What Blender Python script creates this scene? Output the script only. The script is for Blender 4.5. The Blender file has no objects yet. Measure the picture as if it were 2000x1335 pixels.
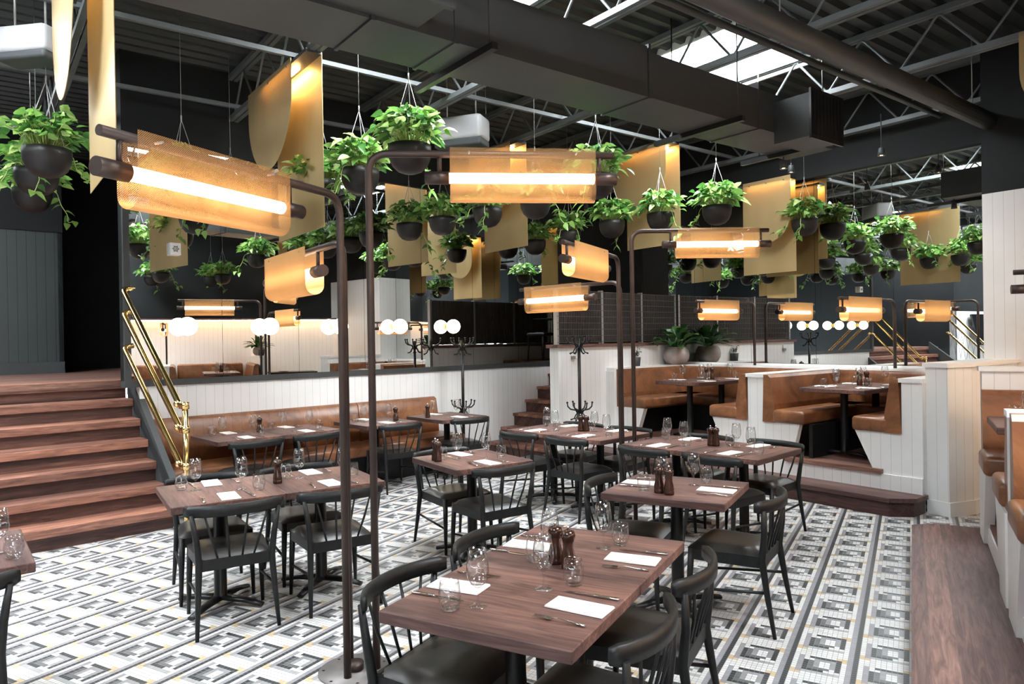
import bpy, bmesh, math, random
from mathutils import Vector, Matrix
R = math.radians
rnd = random.Random(7)
scn = bpy.context.scene
COL = scn.collection

# ------------------------------------------------------------------ camera
cam_d = bpy.data.cameras.new('camera'); cam = bpy.data.objects.new('camera', cam_d); COL.objects.link(cam)
F_ = Vector((-0.48937916, 0.87206341, -0.00366518)); R_ = Vector((0.87198351, 0.48926611, -0.01623074)); U_ = Vector((0.01236098, 0.01113897, 0.99986156))
cam.matrix_world = Matrix(((R_.x, U_.x, -F_.x, 0), (R_.y, U_.y, -F_.y, 0), (R_.z, U_.z, -F_.z, 1.70), (0, 0, 0, 1)))
cam_d.sensor_width = 36; cam_d.lens = 36 * 1391 / 2000; cam_d.clip_start = 0.05; cam_d.clip_end = 200
scn.camera = cam
# ------------------------------------------------------------------ light and exposure
scn.view_settings.view_transform = 'Standard'; scn.view_settings.look = 'None'
scn.view_settings.gamma = 1; scn.view_settings.use_curve_mapping = False
scn.view_settings.exposure = 0.75
WORLD_STRENGTH = 4.5
SKY_PANE = 34.0
TUBE = 8.0
w = bpy.data.worlds.new('sky'); scn.world = w; w.use_nodes = True
bg = w.node_tree.nodes['Background']; bg.inputs[0].default_value = (0.86, 0.93, 1.0, 1); bg.inputs[1].default_value = WORLD_STRENGTH
c = scn.cycles
c.max_bounces = 9; c.diffuse_bounces = 4; c.glossy_bounces = 5; c.transmission_bounces = 6; c.transparent_max_bounces = 14
c.sample_clamp_indirect = 6; c.caustics_reflective = False; c.caustics_refractive = False

# ------------------------------------------------------------------ node helpers
def mat(name):
    m = bpy.data.materials.new(name); m.use_nodes = True
    nt = m.node_tree; b = nt.nodes['Principled BSDF']
    return m, nt, b
def N(nt, t, **kw):
    n = nt.nodes.new(t)
    for k, v in kw.items(): setattr(n, k, v)
    return n
def lk(nt, a, b): nt.links.new(a, b)
def mth(nt, op, a, b=None, c_=None):
    n = N(nt, 'ShaderNodeMath', operation=op)
    for i, v in enumerate((a, b, c_)):
        if v is None: continue
        if isinstance(v, (int, float)): n.inputs[i].default_value = v
        else: lk(nt, v, n.inputs[i])
    return n.outputs[0]
def ramp(nt, fac, stops, mode='LINEAR'):
    n = N(nt, 'ShaderNodeValToRGB'); cr = n.color_ramp; cr.interpolation = mode
    while len(cr.elements) < len(stops): cr.elements.new(0.5)
    for e, (p, col) in zip(cr.elements, stops): e.position = p
    for e, (p, col) in zip(cr.elements, stops): e.color = (*col, 1) if len(col) == 3 else col
    if fac is not None: lk(nt, fac, n.inputs[0])
    return n.outputs[0]
def noise(nt, vec, scale, detail=4, rough=0.5, dist=0.0):
    n = N(nt, 'ShaderNodeTexNoise'); n.inputs['Scale'].default_value = scale; n.inputs['Detail'].default_value = detail
    n.inputs['Roughness'].default_value = rough; n.inputs['Distortion'].default_value = dist
    if vec is not None: lk(nt, vec, n.inputs['Vector'])
    return n
def mapping(nt, vec, sc, loc=(0, 0, 0)):
    n = N(nt, 'ShaderNodeMapping'); n.inputs['Scale'].default_value = sc; n.inputs['Location'].default_value = loc
    lk(nt, vec, n.inputs['Vector']); return n.outputs[0]
def objco(nt): return N(nt, 'ShaderNodeTexCoord').outputs['Object']
def mixc(nt, fac, a, b, mode='MIX'):
    n = N(nt, 'ShaderNodeMix', data_type='RGBA', blend_type=mode)
    for i, v in ((0, fac), (6, a), (7, b)):
        if isinstance(v, (int, float)): n.inputs[i].default_value = v
        elif isinstance(v, tuple): n.inputs[i].default_value = (*v, 1)
        else: lk(nt, v, n.inputs[i])
    return n.outputs[2]
def bump(nt, b, h, strength=0.3, dist=0.01):
    n = N(nt, 'ShaderNodeBump'); n.inputs['Strength'].default_value = strength; n.inputs['Distance'].default_value = dist
    lk(nt, h, n.inputs['Height']); lk(nt, n.outputs[0], b.inputs['Normal'])
def simple(name, col, rough=0.5, metal=0.0, nscale=0, namt=0.15, spec=0.5):
    m, nt, b = mat(name)
    b.inputs['Roughness'].default_value = rough; b.inputs['Metallic'].default_value = metal; b.inputs['Specular IOR Level'].default_value = spec
    if nscale:
        nn = noise(nt, objco(nt), nscale, 4)
        lo = tuple(max(0, x * (1 - namt)) for x in col); hi = tuple(min(1, x * (1 + namt)) for x in col)
        lk(nt, ramp(nt, nn.outputs[0], [(0.3, lo), (0.7, hi)]), b.inputs['Base Color'])
    else: b.inputs['Base Color'].default_value = (*col, 1)
    return m
def emit(name, col, strength, base=(0.8, 0.8, 0.8)):
    m, nt, b = mat(name); b.inputs['Base Color'].default_value = (*base, 1)
    b.inputs['Emission Color'].default_value = (*col, 1); b.inputs['Emission Strength'].default_value = strength
    return m

# ------------------------------------------------------------------ materials
def walnut(name, tint=(1, 1, 1), plank=0.085, rough=0.46):
    m, nt, b = mat(name); oc = objco(nt)
    sep = N(nt, 'ShaderNodeSeparateXYZ'); lk(nt, oc, sep.inputs[0])
    idx = mth(nt, 'FLOOR', mth(nt, 'MULTIPLY', mth(nt, 'ADD', sep.outputs[1], sep.outputs[2]), 1 / plank))
    wn = N(nt, 'ShaderNodeTexWhiteNoise', noise_dimensions='1D'); lk(nt, idx, wn.inputs['W'])
    off = N(nt, 'ShaderNodeVectorMath', operation='MULTIPLY_ADD'); lk(nt, wn.outputs['Color'], off.inputs[0]); off.inputs[1].default_value = (7, 7, 7); lk(nt, oc, off.inputs[2])
    g1 = noise(nt, mapping(nt, off.outputs[0], (1.3, 14, 14)), 2.2, 6, 0.6, 1.2)
    g2 = noise(nt, mapping(nt, off.outputs[0], (3, 90, 90)), 2.0, 3, 0.6)
    f = mth(nt, 'ADD', mth(nt, 'MULTIPLY', g1.outputs[0], 0.8), mth(nt, 'MULTIPLY', g2.outputs[0], 0.22))
    t = tint
    col = ramp(nt, f, [(0.30, (0.042 * t[0], 0.023 * t[1], 0.019 * t[2])), (0.47, (0.108 * t[0], 0.060 * t[1], 0.048 * t[2])), (0.6, (0.165 * t[0], 0.096 * t[1], 0.076 * t[2])), (0.78, (0.27 * t[0], 0.168 * t[1], 0.122 * t[2]))])
    v = ramp(nt, wn.outputs['Value'], [(0, (0.50, 0.50, 0.53)), (0.5, (0.86, 0.84, 0.84)), (1, (1.3, 1.24, 1.15))])
    lk(nt, mixc(nt, 1.0, col, v, 'MULTIPLY'), b.inputs['Base Color'])
    b.inputs['Roughness'].default_value = rough; b.inputs['Specular IOR Level'].default_value = 0.3
    bump(nt, b, g2.outputs[0], 0.08, 0.004)
    return m
M = {}
M['walnut'] = walnut('walnut_planks', (1.04, 0.98, 1.02))
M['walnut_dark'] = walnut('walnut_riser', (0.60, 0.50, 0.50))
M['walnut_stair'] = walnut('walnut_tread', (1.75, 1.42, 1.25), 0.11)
M['walnut_floor'] = walnut('walnut_deck', (1.25, 1.2, 1.2), 0.13, 0.45)

def leather(name, c0, c1, rough, seam=None):
    m, nt, b = mat(name); oc = objco(nt)
    n1 = noise(nt, oc, 2.6, 7, 0.66, 1.4); n2 = noise(nt, oc, 120, 2)
    col = ramp(nt, n1.outputs[0], [(0.32, c0), (0.68, c1)])
    h = mth(nt, 'MULTIPLY', n2.outputs[0], 0.12)
    h = mth(nt, 'ADD', h, n1.outputs[0])
    if seam:
        sep = N(nt, 'ShaderNodeSeparateXYZ'); lk(nt, oc, sep.inputs[0])
        fr = mth(nt, 'ABSOLUTE', mth(nt, 'SUBTRACT', mth(nt, 'FRACT', mth(nt, 'MULTIPLY', sep.outputs[0], 1 / seam)), 0.5))
        line = mth(nt, 'LESS_THAN', fr, 0.02)
        col = mixc(nt, mth(nt, 'MULTIPLY', line, 0.55), col, tuple(x * 0.45 for x in c0))
        h = mth(nt, 'SUBTRACT', h, mth(nt, 'MULTIPLY', line, 1.0))
    lk(nt, col, b.inputs['Base Color']); b.inputs['Roughness'].default_value = rough
    bump(nt, b, h, 0.25, 0.006)
    return m
M['tan'] = leather('tan_leather', (0.088, 0.031, 0.013), (0.265, 0.108, 0.045), 0.33)
M['tan_seam'] = leather('tan_leather_channels', (0.088, 0.031, 0.013), (0.265, 0.108, 0.045), 0.33, 0.105)
M['black_leather'] = leather('black_leather', (0.015, 0.0145, 0.014), (0.027, 0.025, 0.023), 0.34)
M['black_wood'] = simple('black_stained_wood', (0.0075, 0.008, 0.0085), 0.45, 0, 30, 0.4, 0.28)
M['black_metal'] = simple('black_metal', (0.010, 0.010, 0.0105), 0.35, 0.2, 0, 0, 0.35)
M['bronze'] = simple('dark_bronze', (0.065, 0.046, 0.039), 0.45, 0.7, 6, 0.2)
M['plate'] = simple('grey_bronze_plate', (0.17, 0.155, 0.15), 0.5, 0.4, 6, 0.2)
M['brass'] = simple('polished_brass', (0.78, 0.56, 0.24), 0.16, 1.0, 5, 0.12)
M['steel'] = simple('polished_steel', (0.72, 0.71, 0.69), 0.16, 1.0)
M['dark_wall'] = simple('black_painted_wall', (0.0075, 0.0088, 0.0097), 0.75, 0, 2, 0.12, 0.3)
M['duct'] = simple('painted_duct_steel', (0.031, 0.034, 0.035), 0.5, 0.0, 4, 0.1)
M['deck'] = simple('painted_roof_deck', (0.027, 0.031, 0.0315), 0.5, 0.0, 3, 0.15)
M['truss'] = simple('painted_joist_steel', (0.12, 0.132, 0.135), 0.5, 0.2, 3, 0.15)
M['white_gloss'] = simple('white_plastic', (0.36, 0.36, 0.37), 0.45, 0, 5, 0.06)
M['pot'] = simple('dark_brown_pot', (0.0085, 0.007, 0.0068), 0.5, 0, 8, 0.25, 0.3)
M['cable'] = simple('grey_cable', (0.32, 0.32, 0.31), 0.5, 0.3)
M['napkin'] = simple('white_napkin', (0.82, 0.78, 0.75), 0.85, 0, 40, 0.04)
M['mill'] = simple('dark_brown_lacquer', (0.04, 0.015, 0.009), 0.18, 0, 10, 0.3)
M['grey_screw'] = simple('grey_metal', (0.3, 0.3, 0.3), 0.4, 0.6)
M['charcoal'] = simple('charcoal_paint', (0.032, 0.036, 0.038), 0.6, 0, 3, 0.15)
M['mesh'] = simple('grey_wire', (0.075, 0.073, 0.072), 0.5, 0.4)
M['louver'] = simple('dark_louver_board', (0.022, 0.018, 0.016), 0.6, 0, 5, 0.3)

def grooved(name, col, pitch, groove, rough=0.45, gw=0.035):
    m, nt, b = mat(name); tc = N(nt, 'ShaderNodeTexCoord'); oc = tc.outputs['Object']
    sep = N(nt, 'ShaderNodeSeparateXYZ'); lk(nt, oc, sep.inputs[0])
    sn = N(nt, 'ShaderNodeSeparateXYZ'); lk(nt, tc.outputs['Normal'], sn.inputs[0])
    side = mth(nt, 'GREATER_THAN', mth(nt, 'ABSOLUTE', sn.outputs[0]), 0.72)
    flat = mth(nt, 'LESS_THAN', mth(nt, 'ABSOLUTE', sn.outputs[2]), 0.5)
    u = mth(nt, 'ADD', mth(nt, 'MULTIPLY', sep.outputs[0], mth(nt, 'SUBTRACT', 1.0, side)), mth(nt, 'MULTIPLY', sep.outputs[1], side))
    fr = mth(nt, 'ABSOLUTE', mth(nt, 'SUBTRACT', mth(nt, 'FRACT', mth(nt, 'MULTIPLY', u, 1 / pitch)), 0.5))
    line = mth(nt, 'MULTIPLY', mth(nt, 'LESS_THAN', fr, gw), flat)
    nn = noise(nt, oc, 2.0, 3)
    base = ramp(nt, nn.outputs[0], [(0.3, tuple(x * 0.96 for x in col)), (0.7, tuple(min(1, x * 1.03) for x in col))])
    lk(nt, mixc(nt, line, base, groove), b.inputs['Base Color']); b.inputs['Roughness'].default_value = rough
    bump(nt, b, mth(nt, 'SUBTRACT', 1.0, line), 0.3, 0.006)
    return m
M['white'] = grooved('white_tongue_and_groove', (0.84, 0.835, 0.825), 0.098, (0.60, 0.585, 0.585), 0.45, 0.02)
M['white_plain'] = simple('white_paint', (0.84, 0.835, 0.825), 0.45, 0, 2, 0.03)
M['green_panel'] = grooved('dark_green_boards', (0.030, 0.037, 0.036), 0.11, (0.008, 0.009, 0.009), 0.5)

def tile_floor():
    m, nt, b = mat('mosaic_tile'); oc = objco(nt); t = 0.0254; n = 12
    K, G, g, W, L, y, A = (0.034, 0.038, 0.040), (0.115, 0.12, 0.122), (0.26, 0.26, 0.265), (0.60, 0.59, 0.575), (0.27, 0.26, 0.28), (0.33, 0.33, 0.33), (0.52, 0.39, 0.23)
    P = {'K': K, 'G': G, 'g': g, 'W': W, 'L': L, 'y': y, 'A': A}
    rows = ['KAAWWWWWWWWL', 'KALyyyyyyyWL', 'KWLKKKKWWWWL', 'KWLKGGGGWKWL', 'KWLKGgWWgKWL', 'KWLKGgWWgKWL', 'KWLKGgWWgKWL', 'KWLWWgggLKWL', 'KWLWKKKKKKAL', 'KWWWWWWWWAAL', 'KWWWWWWWWWWL', 'KWWWWWWWWWWL']
    sep = N(nt, 'ShaderNodeSeparateXYZ'); lk(nt, oc, sep.inputs[0])
    X = mth(nt, 'MULTIPLY', mth(nt, 'SUBTRACT', sep.outputs[0], -0.5515 - 1.5 * t), 1 / t)
    Y = mth(nt, 'MULTIPLY', mth(nt, 'SUBTRACT', sep.outputs[1], 3.8435 - t), 1 / t)
    col = mth(nt, 'FLOORED_MODULO', X, n); row = mth(nt, 'FLOORED_MODULO', Y, n)
    cf = mth(nt, 'DIVIDE', col, n); out = None
    for r, s in enumerate(rows):
        stops = []
        for i, ch in enumerate(s):
            if i == 0 or s[i - 1] != ch: stops.append((i / n, P[ch]))
        cr = ramp(nt, cf, stops, 'CONSTANT')
        out = cr if out is None else mixc(nt, mth(nt, 'GREATER_THAN', row, r - 0.0001), out, cr)
    wn = N(nt, 'ShaderNodeTexWhiteNoise', noise_dimensions='2D'); cv = N(nt, 'ShaderNodeCombineXYZ')
    lk(nt, mth(nt, 'FLOOR', X), cv.inputs[0]); lk(nt, mth(nt, 'FLOOR', Y), cv.inputs[1]); lk(nt, cv.outputs[0], wn.inputs['Vector'])
    out = mixc(nt, 1.0, out, ramp(nt, wn.outputs['Value'], [(0, (0.92, 0.92, 0.92)), (1, (1.05, 1.05, 1.05))]), 'MULTIPLY')
    fx = mth(nt, 'ABSOLUTE', mth(nt, 'SUBTRACT', mth(nt, 'FRACT', X), 0.5)); fy = mth(nt, 'ABSOLUTE', mth(nt, 'SUBTRACT', mth(nt, 'FRACT', Y), 0.5))
    gr = mth(nt, 'GREATER_THAN', mth(nt, 'MAXIMUM', fx, fy), 0.462)
    lk(nt, mixc(nt, gr, out, (0.20, 0.19, 0.185)), b.inputs['Base Color'])
    b.inputs['Roughness'].default_value = 0.42
    bump(nt, b, mth(nt, 'SUBTRACT', 1.0, gr), 0.15, 0.002)
    return m
M['tile'] = tile_floor()

def glass():
    m = bpy.data.materials.new('clear_glass'); m.use_nodes = True; nt = m.node_tree
    nt.nodes.remove(nt.nodes['Principled BSDF']); out = nt.nodes['Material Output']
    tr = N(nt, 'ShaderNodeBsdfTransparent'); tr.inputs[0].default_value = (0.97, 0.975, 0.975, 1)
    gl = N(nt, 'ShaderNodeBsdfGlossy'); gl.inputs['Roughness'].default_value = 0.03
    fr = N(nt, 'ShaderNodeLayerWeight'); fr.inputs[0].default_value = 0.5
    mx = N(nt, 'ShaderNodeMixShader'); lk(nt, mth(nt, 'ADD', mth(nt, 'MULTIPLY', mth(nt, 'POWER', fr.outputs['Facing'], 3.0), 0.75), 0.06), mx.inputs[0])
    lk(nt, tr.outputs[0], mx.inputs[1]); lk(nt, gl.outputs[0], mx.inputs[2]); lk(nt, mx.outputs[0], out.inputs[0])
    return m
M['glass'] = glass()
def mirror():
    m, nt, b = mat('mirror_silver'); b.inputs['Base Color'].default_value = (0.80, 0.82, 0.81, 1)
    b.inputs['Metallic'].default_value = 1; b.inputs['Roughness'].default_value = 0.0
    return m
M['mirror'] = mirror()
def perforated(name, col, open_max, pitch, rough=0.45, metal=0.7, lo=0.2, hi=0.6):
    # thin perforated sheet: the holes close up as the sheet is seen more edge-on
    m, nt, b = mat(name); out = nt.nodes['Material Output']
    oc = objco(nt); nn = noise(nt, mapping(nt, oc, (1, 1, 0.3)), 3.0, 3)
    lk(nt, ramp(nt, nn.outputs[0], [(0.3, tuple(x * 0.9 for x in col)), (0.7, tuple(min(1, x * 1.08) for x in col))]), b.inputs['Base Color'])
    b.inputs['Metallic'].default_value = metal; b.inputs['Roughness'].default_value = rough
    lw = N(nt, 'ShaderNodeLayerWeight'); lw.inputs[0].default_value = 0.5
    mr = N(nt, 'ShaderNodeMapRange'); mr.inputs['From Min'].default_value = hi; mr.inputs['From Max'].default_value = lo
    mr.inputs['To Min'].default_value = 0; mr.inputs['To Max'].default_value = open_max; lk(nt, lw.outputs['Facing'], mr.inputs['Value'])
    sep = N(nt, 'ShaderNodeSeparateXYZ'); lk(nt, oc, sep.inputs[0])
    u = mth(nt, 'ADD', sep.outputs[0], 0.0); v = sep.outputs[2]
    k = 2 * math.pi / pitch
    dots = mth(nt, 'GREATER_THAN', mth(nt, 'MULTIPLY', mth(nt, 'SINE', mth(nt, 'MULTIPLY', u, k)), mth(nt, 'SINE', mth(nt, 'MULTIPLY', v, k))), 0.0)
    fac = mth(nt, 'MULTIPLY', mr.outputs[0], mth(nt, 'ADD', 0.55, mth(nt, 'MULTIPLY', dots, 0.9)))
    tr = N(nt, 'ShaderNodeBsdfTransparent'); mx = N(nt, 'ShaderNodeMixShader')
    tl = N(nt, 'ShaderNodeBsdfTranslucent'); tl.inputs[0].default_value = (*col, 1)
    m2 = N(nt, 'ShaderNodeMixShader'); m2.inputs[0].default_value = 0.3; lk(nt, b.outputs[0], m2.inputs[1]); lk(nt, tl.outputs[0], m2.inputs[2])
    lk(nt, fac, mx.inputs[0]); lk(nt, m2.outputs[0], mx.inputs[1]); lk(nt, tr.outputs[0], mx.inputs[2]); lk(nt, mx.outputs[0], out.inputs[0])
    return m
M['shade'] = perforated('amber_perforated_shade', (0.62, 0.36, 0.15), 0.66, 0.008)
M['gold'] = perforated('gold_perforated_panel', (0.62, 0.47, 0.24), 0.06, 0.02, 0.42, 0.6)
M['tube'] = emit('lit_tube', (1.0, 0.74, 0.52), TUBE)
M['globe'] = emit('lit_globe', (1.0, 0.80, 0.58), 7.0)
M['led'] = emit('lit_strip', (1.0, 0.60, 0.22), 40.0)
M['cove'] = emit('lit_cove_strip', (1.0, 0.60, 0.30), 70.0)
M['spot'] = emit('lit_spot', (1.0, 0.72, 0.42), 30.0)
M['skypane'] = emit('skylight_pane', (0.90, 0.96, 1.0), SKY_PANE)
def foliage(name, stops, trans=0.35):
    m, nt, b = mat(name); out = nt.nodes['Material Output']
    geo = N(nt, 'ShaderNodeNewGeometry'); oc = objco(nt); nn = noise(nt, oc, 45, 2)
    f = mth(nt, 'ADD', mth(nt, 'MULTIPLY', geo.outputs['Random Per Island'], 0.75), mth(nt, 'MULTIPLY', nn.outputs[0], 0.3))
    col = ramp(nt, f, stops); lk(nt, col, b.inputs['Base Color']); b.inputs['Roughness'].default_value = 0.33
    tl = N(nt, 'ShaderNodeBsdfTranslucent'); lk(nt, col, tl.inputs[0])
    mx = N(nt, 'ShaderNodeMixShader'); mx.inputs[0].default_value = trans; lk(nt, b.outputs[0], mx.inputs[1]); lk(nt, tl.outputs[0], mx.inputs[2]); lk(nt, mx.outputs[0], out.inputs[0])
    return m
M['leaf'] = foliage('pothos_leaf', [(0.10, (0.022, 0.085, 0.02)), (0.42, (0.085, 0.235, 0.045)), (0.74, (0.25, 0.43, 0.10)), (0.95, (0.60, 0.68, 0.33))])
M['leaf_dark'] = foliage('dark_glossy_leaf', [(0.1, (0.012, 0.05, 0.018)), (0.6, (0.03, 0.10, 0.03)), (0.95, (0.10, 0.20, 0.05))], 0.2)
M['stem'] = simple('pale_green_stem', (0.35, 0.45, 0.12), 0.5)
M['concrete'] = simple('grey_stone_pot', (0.36, 0.31, 0.29), 0.55, 0, 5, 0.3)
M['soil'] = simple('dark_soil', (0.02, 0.015, 0.01), 0.9)
M['screen'] = simple('black_screen', (0.006, 0.006, 0.007), 0.12)

# ------------------------------------------------------------------ mesh helpers
class MB:
    def __init__(s): s.v = []; s.f = []; s.sm = []
    def add(s, vs, fs, mt=None, smooth=False):
        o = len(s.v)
        s.v += [tuple(mt @ Vector(p)) for p in vs] if mt is not None else [tuple(p) for p in vs]
        s.f += [tuple(i + o for i in f) for f in fs]; s.sm += [smooth] * len(fs)
        return s
    def box(s, x0, x1, y0, y1, z0, z1, mt=None):
        v = [(x0, y0, z0), (x1, y0, z0), (x1, y1, z0), (x0, y1, z0), (x0, y0, z1), (x1, y0, z1), (x1, y1, z1), (x0, y1, z1)]
        return s.add(v, [(3, 2, 1, 0), (4, 5, 6, 7), (0, 1, 5, 4), (1, 2, 6, 5), (2, 3, 7, 6), (3, 0, 4, 7)], mt)
    def rbox(s, x0, x1, y0, y1, z0, z1, r=0.01, seg=2, mt=None, puff=0.0):
        bm = bmesh.new(); bmesh.ops.create_cube(bm, size=1)
        for q in bm.verts: q.co = Vector(((x0 + x1) / 2 + q.co.x * (x1 - x0), (y0 + y1) / 2 + q.co.y * (y1 - y0), (z0 + z1) / 2 + q.co.z * (z1 - z0)))
        bmesh.ops.bevel(bm, geom=list(bm.edges), offset=r, segments=seg, profile=0.5, affect='EDGES')
        bm.verts.index_update()
        vs = [tuple(q.co) for q in bm.verts]; fs = [tuple(q.index for q in f.verts) for f in bm.faces]; fl = [max(abs(k) for k in f.normal) < 0.999 or r > 0.02 for f in bm.faces]; bm.free()
        s.add(vs, fs, mt, True); s.sm[-len(fs):] = fl if seg > 1 else [False] * len(fs)
        return s
    def prism(s, poly, z0, z1, mt=None):
        n = len(poly); v = [(x, y, z0) for x, y in poly] + [(x, y, z1) for x, y in poly]
        f = [tuple(range(n - 1, -1, -1)), tuple(range(n, 2 * n))] + [(i, (i + 1) % n, n + (i + 1) % n, n + i) for i in range(n)]
        return s.add(v, f, mt)
    def tube(s, pts, rad, n=10, cap=True, closed=False, squash=1.0):
        pts = [Vector(p) for p in pts]; k = len(pts); rad = rad if isinstance(rad, (list, tuple)) else [rad] * k
        vs = []; up = None
        for i, p in enumerate(pts):
            a = pts[i - 1] if (i > 0 or closed) else p; b_ = pts[(i + 1) % k] if (i < k - 1 or closed) else p
            t = (b_ - a).normalized()
            if up is None:
                up = Vector((0, 0, 1)) if abs(t.z) < 0.9 else Vector((1, 0, 0))
            e1 = t.cross(up).normalized(); e2 = e1.cross(t).normalized(); up = e2
            for j in range(n):
                an = 2 * math.pi * j / n
                vs.append(p + (e1 * math.cos(an) + e2 * math.sin(an) * squash) * rad[i])
        fs = []
        for i in range(k if closed else k - 1):
            i2 = (i + 1) % k
            for j in range(n): fs.append((i * n + j, i * n + (j + 1) % n, i2 * n + (j + 1) % n, i2 * n + j))
        s.add(vs, fs, None, True)
        if cap and not closed:
            o = len(s.v) - len(vs)
            s.f += [tuple(o + j for j in range(n - 1, -1, -1)), tuple(o + (k - 1) * n + j for j in range(n))]; s.sm += [False, False]
        return s
    def lathe(s, prof, n=20, loc=(0, 0, 0)):
        vs = []; k = len(prof)
        for r_, z in prof:
            for j in range(n): vs.append((loc[0] + r_ * math.cos(2 * math.pi * j / n), loc[1] + r_ * math.sin(2 * math.pi * j / n), loc[2] + z))
        fs = [(i * n + j, i * n + (j + 1) % n, (i + 1) * n + (j + 1) % n, (i + 1) * n + j) for i in range(k - 1) for j in range(n)]
        return s.add(vs, fs, None, True)
    def sphere(s, c_, r_, n=16, sz=1.0):
        return s.lathe([(max(1e-4, r_ * math.sin(math.pi * i / n)), -r_ * sz * math.cos(math.pi * i / n)) for i in range(n + 1)], n + 4, c_)
    def mesh(s, name):
        me = bpy.data.meshes.new(name); me.from_pydata(s.v, [], s.f); me.polygons.foreach_set('use_smooth', s.sm); me.update(); return me
    def build(s, name, m, parent=None, mt=None, label=None):
        o = bpy.data.objects.new(name, s.mesh(name)); COL.objects.link(o)
        o.data.materials.append(M[m] if isinstance(m, str) else m)
        if parent is not None: o.parent = parent
        if mt is not None: o.matrix_world = mt
        if label: o['label'] = label
        return o
def fillet(pts, r, seg=6):
    pts = [Vector(p) for p in pts]; out = [pts[0]]
    for i in range(1, len(pts) - 1):
        a, p, b_ = pts[i - 1], pts[i], pts[i + 1]; d1 = (a - p).normalized(); d2 = (b_ - p).normalized()
        rr = min(r, (a - p).length * 0.49, (b_ - p).length * 0.49)
        for k in range(seg + 1):
            t = k / seg; out.append((1 - t) ** 2 * (p + d1 * rr) + 2 * t * (1 - t) * p + t * t * (p + d2 * rr))
    out.append(pts[-1]); return out
def thing(name, label, cat, mt=None, group=None):
    o = bpy.data.objects.new(name, None); COL.objects.link(o); o.empty_display_size = 0.1
    if mt is not None: o.matrix_world = mt
    tag(o, label, cat, group); return o
def tag(o, label, cat, group=None):
    o['label'] = label; o['category'] = cat
    if group: o['group'] = group
    return o
def struct(o): o['kind'] = 'structure'; return o
def dup(root, label=None, mt=None, group=None):
    r = root.copy(); COL.objects.link(r)
    if mt is not None: r.matrix_world = mt
    if label: r['label'] = label
    if group: r['group'] = group
    for ch in root.children:
        q = ch.copy(); COL.objects.link(q); q.parent = r
        for g in ch.children:
            d = g.copy(); COL.objects.link(d); d.parent = q
    return r
def TR(x, y, z=0, deg=0): return Matrix.Translation((x, y, z)) @ Matrix.Rotation(R(deg), 4, 'Z')
FR1 = TR(-6.85, 4.94, 0, 72.2)       # along the stair-side mirror wall: x along it, y behind it
FR2 = TR(0.118, 7.682, 0, -23.5)     # booth front: x to the pier, y into the booths
ZU = 1.33                            # upper level
ZC = 4.72                            # ceiling
YM = 1.95                            # booth mirror plane

# ================================================================== SETTING
def sbox(name, m, fr, *b):
    mb = MB(); mb.box(*b); return struct(mb.build(name, m, None, fr))
I4 = Matrix.Identity(4)
sbox('floor', 'tile', I4, -9.5, 6, -3, 11.5, -0.06, 0)
# --- stair-side wall (mirror wall): local y = behind the wall
sbox('wall_left', 'white', FR1, -0.42, 5.95, 0, 0.12, 0, 1.27)
sbox('trim_1', 'charcoal', FR1, -0.55, 7.27, -0.02, 0.13, 1.27, 1.335)
sbox('trim_2', 'charcoal', FR1, -0.56, -0.5, -0.03, 0.14, 1.27, 3.86)
mb = MB(); mb.box(-0.56, 7.27, 0.02, 0.14, 1.335, ZC); mb.box(-0.56, 7.27, -0.03, 0.02, 3.8, ZC); mb.box(5.92, 7.27, -0.01, 0.02, 1.335, 3.8)
struct(mb.build('wall_left_upper', 'dark_wall', None, FR1))
# --- landing and its walls
sbox('floor_landing', 'walnut_floor', FR1, -4.2, 2.0, 0.42, 5.4, 1.25, ZU)
mb = MB(); mb.box(-4.3, -0.4, 3.62, 3.75, ZU, 3.3); struct(mb.build('wall_landing', 'green_panel', None, FR1))
mb = MB(); mb.box(-4.3, -0.4, 3.6, 3.78, 3.3, ZC); mb.box(-0.4, 2.1, 5.2, 5.35, ZU, ZC); mb.box(-0.46, -0.4, 3.62, 5.3, ZU, ZC); mb.box(2.0, 2.1, 0.15, 5.3, 0, ZC)
mb.box(-0.42, 2.0, 0.121, 0.16, 0, ZU - 0.09)
struct(mb.build('wall_recess', 'dark_wall', None, FR1))
sbox('door_1', 'charcoal', FR1, -1.62, -1.28, 3.55, 3.63, ZU, 3.2)
sbox('baseboard_landing', 'charcoal', FR1, -4.2, -0.4, 3.59, 3.63, ZU, ZU + 0.16)
# --- wall beyond the staircase (seen in the booth mirror)
mb = MB(); mb.box(-11.0, -4.2, 0.0, 0.12, 0, 2.25); struct(mb.build('wall_beyond_stairs', 'white', None, FR1))
mb = MB(); mb.box(-11.0, -4.3, 0.0, 0.12, 2.25, ZC); mb.box(-4.32, -4.2, 0.0, 3.7, 0, ZC); struct(mb.build('wall_beyond_stairs_upper', 'dark_wall', None, FR1))
# --- upper walkway, its low wall with wooden cap
sbox('floor_walkway', 'walnut_floor', FR1, 5.88, 7.28, -1.36, 0.0, 1.25, ZU)
sbox('wall_walkway', 'white', FR1, 4.3, 7.16, -1.50, -1.34, 0, 1.575)
sbox('trim_3', 'walnut', FR1, 4.26, 7.14, -1.53, -1.31, 1.575, 1.62)
# --- booth mirror wall
mb = MB(); mb.box(-4.52, -0.05, YM, YM + 0.12, 0, 1.3); struct(mb.build('wall_back', 'white_plain', None, FR2))
mb = MB(); mb.box(-6.05, 2.7, YM + 0.02, YM + 0.14, 1.3, ZC); mb.box(-6.05, 2.7, YM - 0.05, YM + 0.03, 3.8, ZC); mb.box(-6.05, -5.3, YM - 0.01, YM + 0.02, ZU, 3.8)
struct(mb.build('wall_back_upper', 'dark_wall', None, FR2))
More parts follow.
